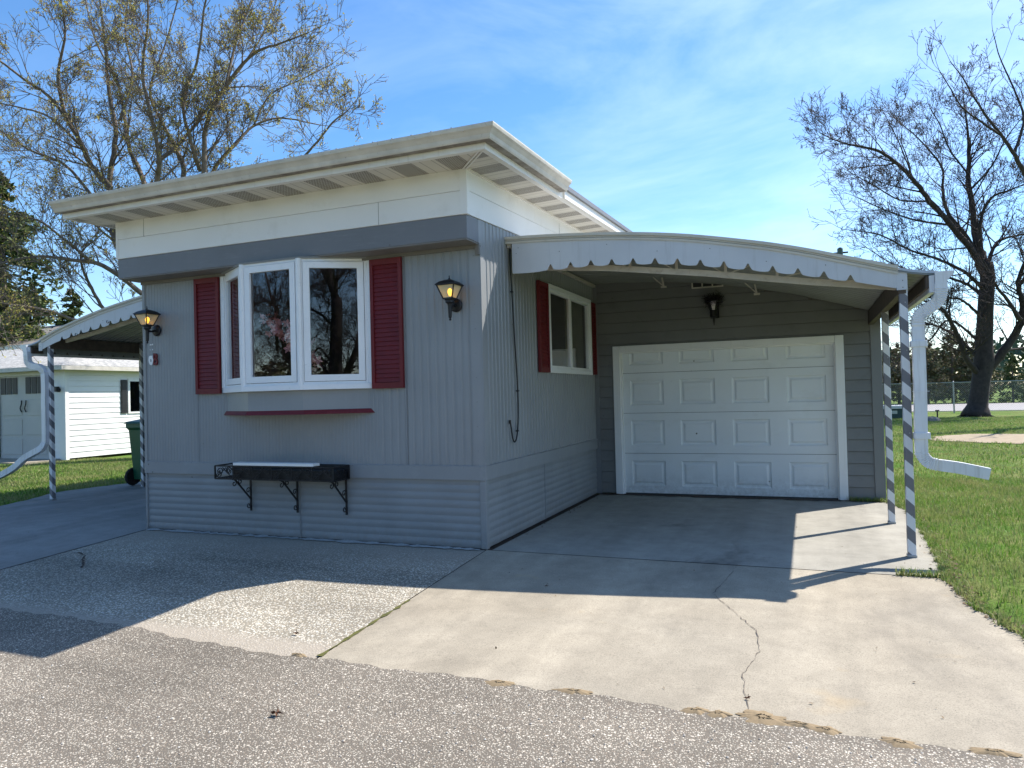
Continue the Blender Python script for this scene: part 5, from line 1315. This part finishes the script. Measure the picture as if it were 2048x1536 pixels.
mb = MB(); mb.box(4.7, 6.0, 25.6, 26.5, -.03, .34, .02); obj('body', mb, 'boxgreen', bx)
mb = MB(); mb.box(4.66, 6.04, 25.56, 26.54, .345, .47, .015); obj('lid', mb, paint('pale_lid', (.62, .60, .57), .5), bx)
mb = MB(); mb.box(5.42, 5.60, 25.592, 25.598, .16, .28); obj('sticker', mb, 'label', bx)
mb = MB(); p = AT(1875, 838, 25.0); p.z = -.03; mb.bar(p, p+Vector((0, 0, .36)), .04); mb.bar(p+Vector((-.06, 0, .36)), p+Vector((.06, 0, .36)), .05); tag(obj('marker_stake', mb, 'darkbark', base=p), 'short dark stake standing in the lawn left of the bare tree', 'stake')
p = AT(1862, 838, 25.0); p.z = -.03; mb = MB(); r = random.Random(3)
mb.lathe([(.30, 0), (.28, .06), (.18, .13), (.04, .16)], p, 10); mb.v = [(a+r.uniform(-.03, .03), b+r.uniform(-.03, .03), c+r.uniform(-.015, .015)) for a, b, c in mb.v]; tag(obj('rock', mb, 'stone', base=p, smooth=True), 'low grey rock on the lawn beside the dark stake', 'rock')
p = AT(1690, 800, 60); p.z = 0; up_ = thing('utility_pole', p, 'top of a distant utility pole with a transformer above the awning roof', 'pole')
top = AT(1691, 494, 60).z
mb = MB(); mb.tube([p, (p.x, p.y, top)], [.18, .13], 8); mb.box(p.x-.5, p.x+.6, p.y-.06, p.y+.06, top-.5, top-.38); obj('pole', mb, 'darkbark', up_)
mb = MB(); mb.lathe([(.20, 0), (.22, .05), (.22, .55), (.2, .6)], (p.x-.02, p.y-.35, top-.72), 10); obj('transformer', mb, 'boxgreen', up_)
# ================================================================ GRASS and small litter (numpy)
def blades(name, pts, hmin, hmax, wid, seed, mat, lean=.6):
    rg = np.random.default_rng(seed); n = len(pts); P = np.array(pts, dtype=np.float32)
    a = rg.uniform(0, 2*np.pi, n); h = rg.uniform(hmin, hmax, n); ln = rg.uniform(.1, lean, n); b = rg.uniform(0, 2*np.pi, n)
    w = wid*rg.uniform(.6, 1.3, n)
    dx, dy = np.cos(a)*w, np.sin(a)*w; lx, ly = np.cos(b)*ln*h, np.sin(b)*ln*h
    V = np.empty((n, 5, 3), np.float32)
    V[:, 0] = P-np.stack([dx, dy, 0*dx], 1); V[:, 1] = P+np.stack([dx, dy, 0*dx], 1)
    mid = P+np.stack([lx*.35, ly*.35, h*.6], 1)
    V[:, 2] = mid+np.stack([dx, dy, 0*dx], 1)*.7; V[:, 3] = mid-np.stack([dx, dy, 0*dx], 1)*.7; V[:, 4] = P+np.stack([lx, ly, h*np.sqrt(np.maximum(.1, 1-ln*ln*.5))], 1)
    me = bpy.data.meshes.new(name); me.vertices.add(n*5); me.vertices.foreach_set('co', V.ravel())
    base_ = np.arange(n)[:, None]*5
    loops = np.concatenate([base_+np.array([0, 1, 2, 3]), base_+np.array([3, 2, 4])], 1).ravel()
    me.loops.add(len(loops)); me.loops.foreach_set('vertex_index', loops.astype(np.int32))
    me.polygons.add(2*n); st_ = (np.arange(n)[:, None]*7+np.array([0, 4])).ravel(); me.polygons.foreach_set('loop_start', st_.astype(np.int32))
    me.update(); me.validate(); me.materials.append(M[mat]); o = bpy.data.objects.new(name, me); COL.objects.link(o); return o
rg = np.random.default_rng(5)
def scatter(n, x0, x1, y0, y1, keep):
    X = rg.uniform(x0, x1, n); Yv = rg.uniform(y0, y1, n); out = []
    for x, y in zip(X, Yv):
        if keep(x, y): out.append((x, y, gz(x, y)-.03))
    return out
def patch(x, y): return .5+.5*math.sin(x*1.7+math.sin(y*1.3)*1.5)*math.sin(y*1.1+x*.6)
pts = scatter(150000, 3.1, 8.5, -2.4, 6, lambda x, y: x > slab_right(y)+.01 and x < 4.6+(y+2.4)*.55 and rnd.random() < .45+.55*patch(x, y) and (y < 3.38 or x > 3.24))
g1 = blades('grass', pts, .025, .065, .0028, 1, 'grass', .9); tag(g1, 'green lawn grass with straw patches right of the driveway', 'grass', None, 'stuff')
pts = scatter(110000, 3.2, 13, 6, 26, lambda x, y: x < 4.6+(y+2.4)*.45 and ((x-7.2)/2.2)**2+((y-14)/2.0)**2 > rnd.uniform(.7, 1.2) and rnd.random() < .4+.6*patch(x*.6, y*.6))
g2 = blades('grass', pts, .03, .07, .006, 2, 'grass', .9); tag(g2, 'lawn grass further back around the bare dirt patch', 'grass', None, 'stuff')
pts = scatter(90000, -16, -7.0, .3, 7, lambda x, y: x < interp(LS, y)-.02 and not (x < -13.5 and y > 5.3))
g3 = blades('grass', pts, .03, .07, .006, 3, 'grass', .8); tag(g3, 'lush green grass between the left slab and the white garage', 'grass', None, 'stuff')
# ragged tufts and leaf litter at the slab edge
r = random.Random(12); pts = []
for k in range(5200):
    y = r.uniform(-2.5, 3.3); x = slab_right(y)+abs(r.gauss(0, .035))-.008; pts.append((x, y, gz(x, y)-.01))
for k in range(500):
    t = r.random(); x = 2.85+.45*t+r.gauss(0, .02); y = L-.07+r.gauss(0, .02); pts.append((x, y, .0))
for k in range(260):
    x = r.uniform(2.95, 3.25); pts.append((x, -.003+r.gauss(0, .012), .0))
g4 = blades('edge_grass', pts, .02, .07, .003, 4, 'grass', 1.2); tag(g4, 'ragged grass tufts creeping over the right driveway edge', 'grass', None, 'stuff')
mb = MB()
for k in range(1500):
    y = r.uniform(-2.5, 1.0)
    if r.random() < .25: y = r.uniform(1, 3.3)
    x = slab_right(y)+r.gauss(.03, .035); p = Vector((x, y, gz(x, y)+r.uniform(-.02, .012))); u = Vector((r.gauss(0, 1), r.gauss(0, 1), r.gauss(0, .3))).normalized()*r.uniform(.008, .022); v = u.cross(Vector((r.gauss(0, .4), r.gauss(0, .4), 1))).normalized()*r.uniform(.004, .012)
    mb.add([p-u, p+v, p+u, p-v], [(0, 1, 2, 3)])
for k in range(420):
    x = r.uniform(.1, 3.0) if k < 300 else r.uniform(.02, .12); y = L-.06-abs(r.gauss(0, .05)) if k < 300 else r.uniform(.1, 3.2)
    p = Vector((x, y, .006+r.uniform(0, .006))); u = Vector((r.gauss(0, 1), r.gauss(0, 1), r.gauss(0, .3))).normalized()*r.uniform(.004, .014); v = u.cross(Vector((0, 0, 1))).normalized()*r.uniform(.003, .008); mb.add([p-u, p+v, p+u, p-v], [(0, 1, 2, 3)])
for k in range(260):
    x = r.uniform(-7, 3.2); y = r.uniform(-2.3, 3); p = Vector((x, y, gz(x, y)+.006)); u = Vector((r.gauss(0, 1), r.gauss(0, 1), .2)).normalized()*r.uniform(.004, .012); v = u.cross(Vector((0, 0, 1))).normalized()*r.uniform(.002, .006)
    if y > 0 and -3.75 < x < .02: continue
    mb.add([p-u, p+v, p+u, p-v], [(0, 1, 2, 3)])
tag(obj('leaf_litter', mb, 'litter'), 'brown leaf litter scattered along the slab edges and garage threshold', 'leaf litter', None, 'stuff')
# loose pebbles on the road
mb = MB()
for k in range(2600):
    x = r.uniform(-4, 4.5); y = r.uniform(-5.2, -2.3)
    if y > road_edge(x): continue
    s = r.uniform(.0025, .0065); p = Vector((x, y, -.069)); a = r.uniform(0, 3)
    pts6 = [p+Vector((math.cos(a+q*1.05)*s*r.uniform(.8, 1.3), math.sin(a+q*1.05)*s, 0)) for q in range(6)]; mb.add(pts6+[p+Vector((0, 0, s*.7))], [(q, (q+1) % 6, 6) for q in range(6)])
tag(obj('road_pebbles', mb, leafy('pale_pebbles', [(.45, .42, .36), (.3, .27, .23), (.55, .52, .46), (.25, .2, .16)], .8, 0)), 'loose pale pebbles standing proud of the chip sealed road', 'pebbles', None, 'stuff')
# crumpled dry leaf on the road, and bits of debris
def dry_leaf(x, y, s, seed, label, z=None, grp=None):
    rr = random.Random(seed); mb = MB(); zz = (gz(x, y) if z is None else z)+.004; vs = [(x, y, zz+.3*s)]
    n = 11
    for k in range(n):
        a = 2*math.pi*k/n; q = s*(1 if k % 2 else .55)*rr.uniform(.8, 1.2); vs.append((x+q*math.cos(a), y+q*.6*math.sin(a), zz+max(.002, rr.uniform(-.1, .75)*s)))
    mb.add(vs, [(0, 1+k, 1+(k+1) % n) for k in range(n)]); mb.tube([(x, y, zz+.3*s), (x+.3*s, y, zz+s*1.3)], .0015, 4)
    return tag(obj('dry_leaf', mb, 'redbrown', base=(x, y, zz)), label, 'leaf', grp)
dry_leaf(.34, -2.93, .032, 1, 'curled brown dry leaf lying on the sunlit road', -.071)
dry_leaf(-.25, -2.07, .022, 2, 'dark scrap of leaf on the sunlit aggregate pad')
dry_leaf(.81, -.85, .018, 3, 'small dark clod at the shadow edge on the driveway')
dry_leaf(4.35, 1.7, .03, 4, 'reddish dry leaf lying on the right lawn', .02)
dry_leaf(2.17, -2.16, .016, 5, 'chip of rubble in the long driveway crack near the road')
# ================================================================ WORLD, SUN, CAMERA
elev = math.atan2(1, math.hypot(SUNK.x, SUNK.y)); az = math.atan2(SUNK.x, SUNK.y)    # azimuth from +Y towards +X
w = bpy.data.worlds.new('World'); scene.world = w; w.use_nodes = True; nt = w.node_tree
bg = nt.nodes['Background']
sky = nt.nodes.new('ShaderNodeTexSky'); sky.sky_type = 'NISHITA'; sky.sun_disc = False; sky.sun_elevation = elev; sky.sun_rotation = az
sky.air_density = 1.0; sky.dust_density = .3; sky.ozone_density = 2.6; sky.altitude = 200
tc = nt.nodes.new('ShaderNodeTexCoord'); mp = nt.nodes.new('ShaderNodeMapping'); mp.inputs['Scale'].default_value = (1.0, 2.6, 3.4); mp.inputs['Rotation'].default_value = (.15, -.35, .5)
nt.links.new(tc.outputs['Generated'], mp.inputs[0])
n1 = noise(nt, mp.outputs[0], 1.5, 7, .6, .55)
cr = ramp(nt, n1, [(.38, 0), (.56, .20), (.78, .45)])
dp = nt.nodes.new('ShaderNodeVectorMath'); dp.operation = 'DOT_PRODUCT'; dp.inputs[1].default_value = (.80, .60, -.1); nt.links.new(tc.outputs['Generated'], dp.inputs[0])
gr = nt.nodes.new('ShaderNodeMapRange'); gr.inputs[1].default_value = -.35; gr.inputs[2].default_value = .35; gr.inputs[3].default_value = .12; gr.inputs[4].default_value = 1.15; nt.links.new(dp.outputs['Value'], gr.inputs[0])
cmul = nt.nodes.new('ShaderNodeMath'); cmul.operation = 'MULTIPLY'; nt.links.new(cr.outputs[0], cmul.inputs[0]); nt.links.new(gr.outputs[0], cmul.inputs[1])
hs = nt.nodes.new('ShaderNodeHueSaturation'); hs.inputs['Saturation'].default_value = 1.25; hs.inputs['Value'].default_value = 1.12; nt.links.new(sky.outputs[0], hs.inputs['Color'])
cl = mixc(nt, cmul.outputs[0], hs.outputs[0], (6.6, 8.0, 9.8))
cl = mixc(nt, 1.0, cl, (1.0, .972, .985), 'MULTIPLY')
nt.links.new(cl, bg.inputs['Color']); bg.inputs['Strength'].default_value = .115
sun = bpy.data.lights.new('sun', 'SUN'); sun.energy = 4.7; sun.angle = R(.5); sun.color = (1, .94, .86)
so = bpy.data.objects.new('sun', sun); COL.objects.link(so)
so.rotation_euler = SUNK.to_track_quat('Z', 'Y').to_euler()
cam = bpy.data.cameras.new('camera'); cam.sensor_width = 36; cam.lens = 36*FPX/2048; cam.clip_end = 3000; cam.clip_start = .05
co = bpy.data.objects.new('camera', cam); COL.objects.link(co)
mtx = Matrix((RT, UP, -FW)).transposed().to_4x4(); mtx.translation = CAM; co.matrix_world = mtx
scene.camera = co
scene.view_settings.view_transform = 'Standard'; scene.view_settings.look = 'None'; scene.view_settings.exposure = .90; scene.view_settings.gamma = 1
scene.cycles.max_bounces = 8; scene.cycles.transparent_max_bounces = 12
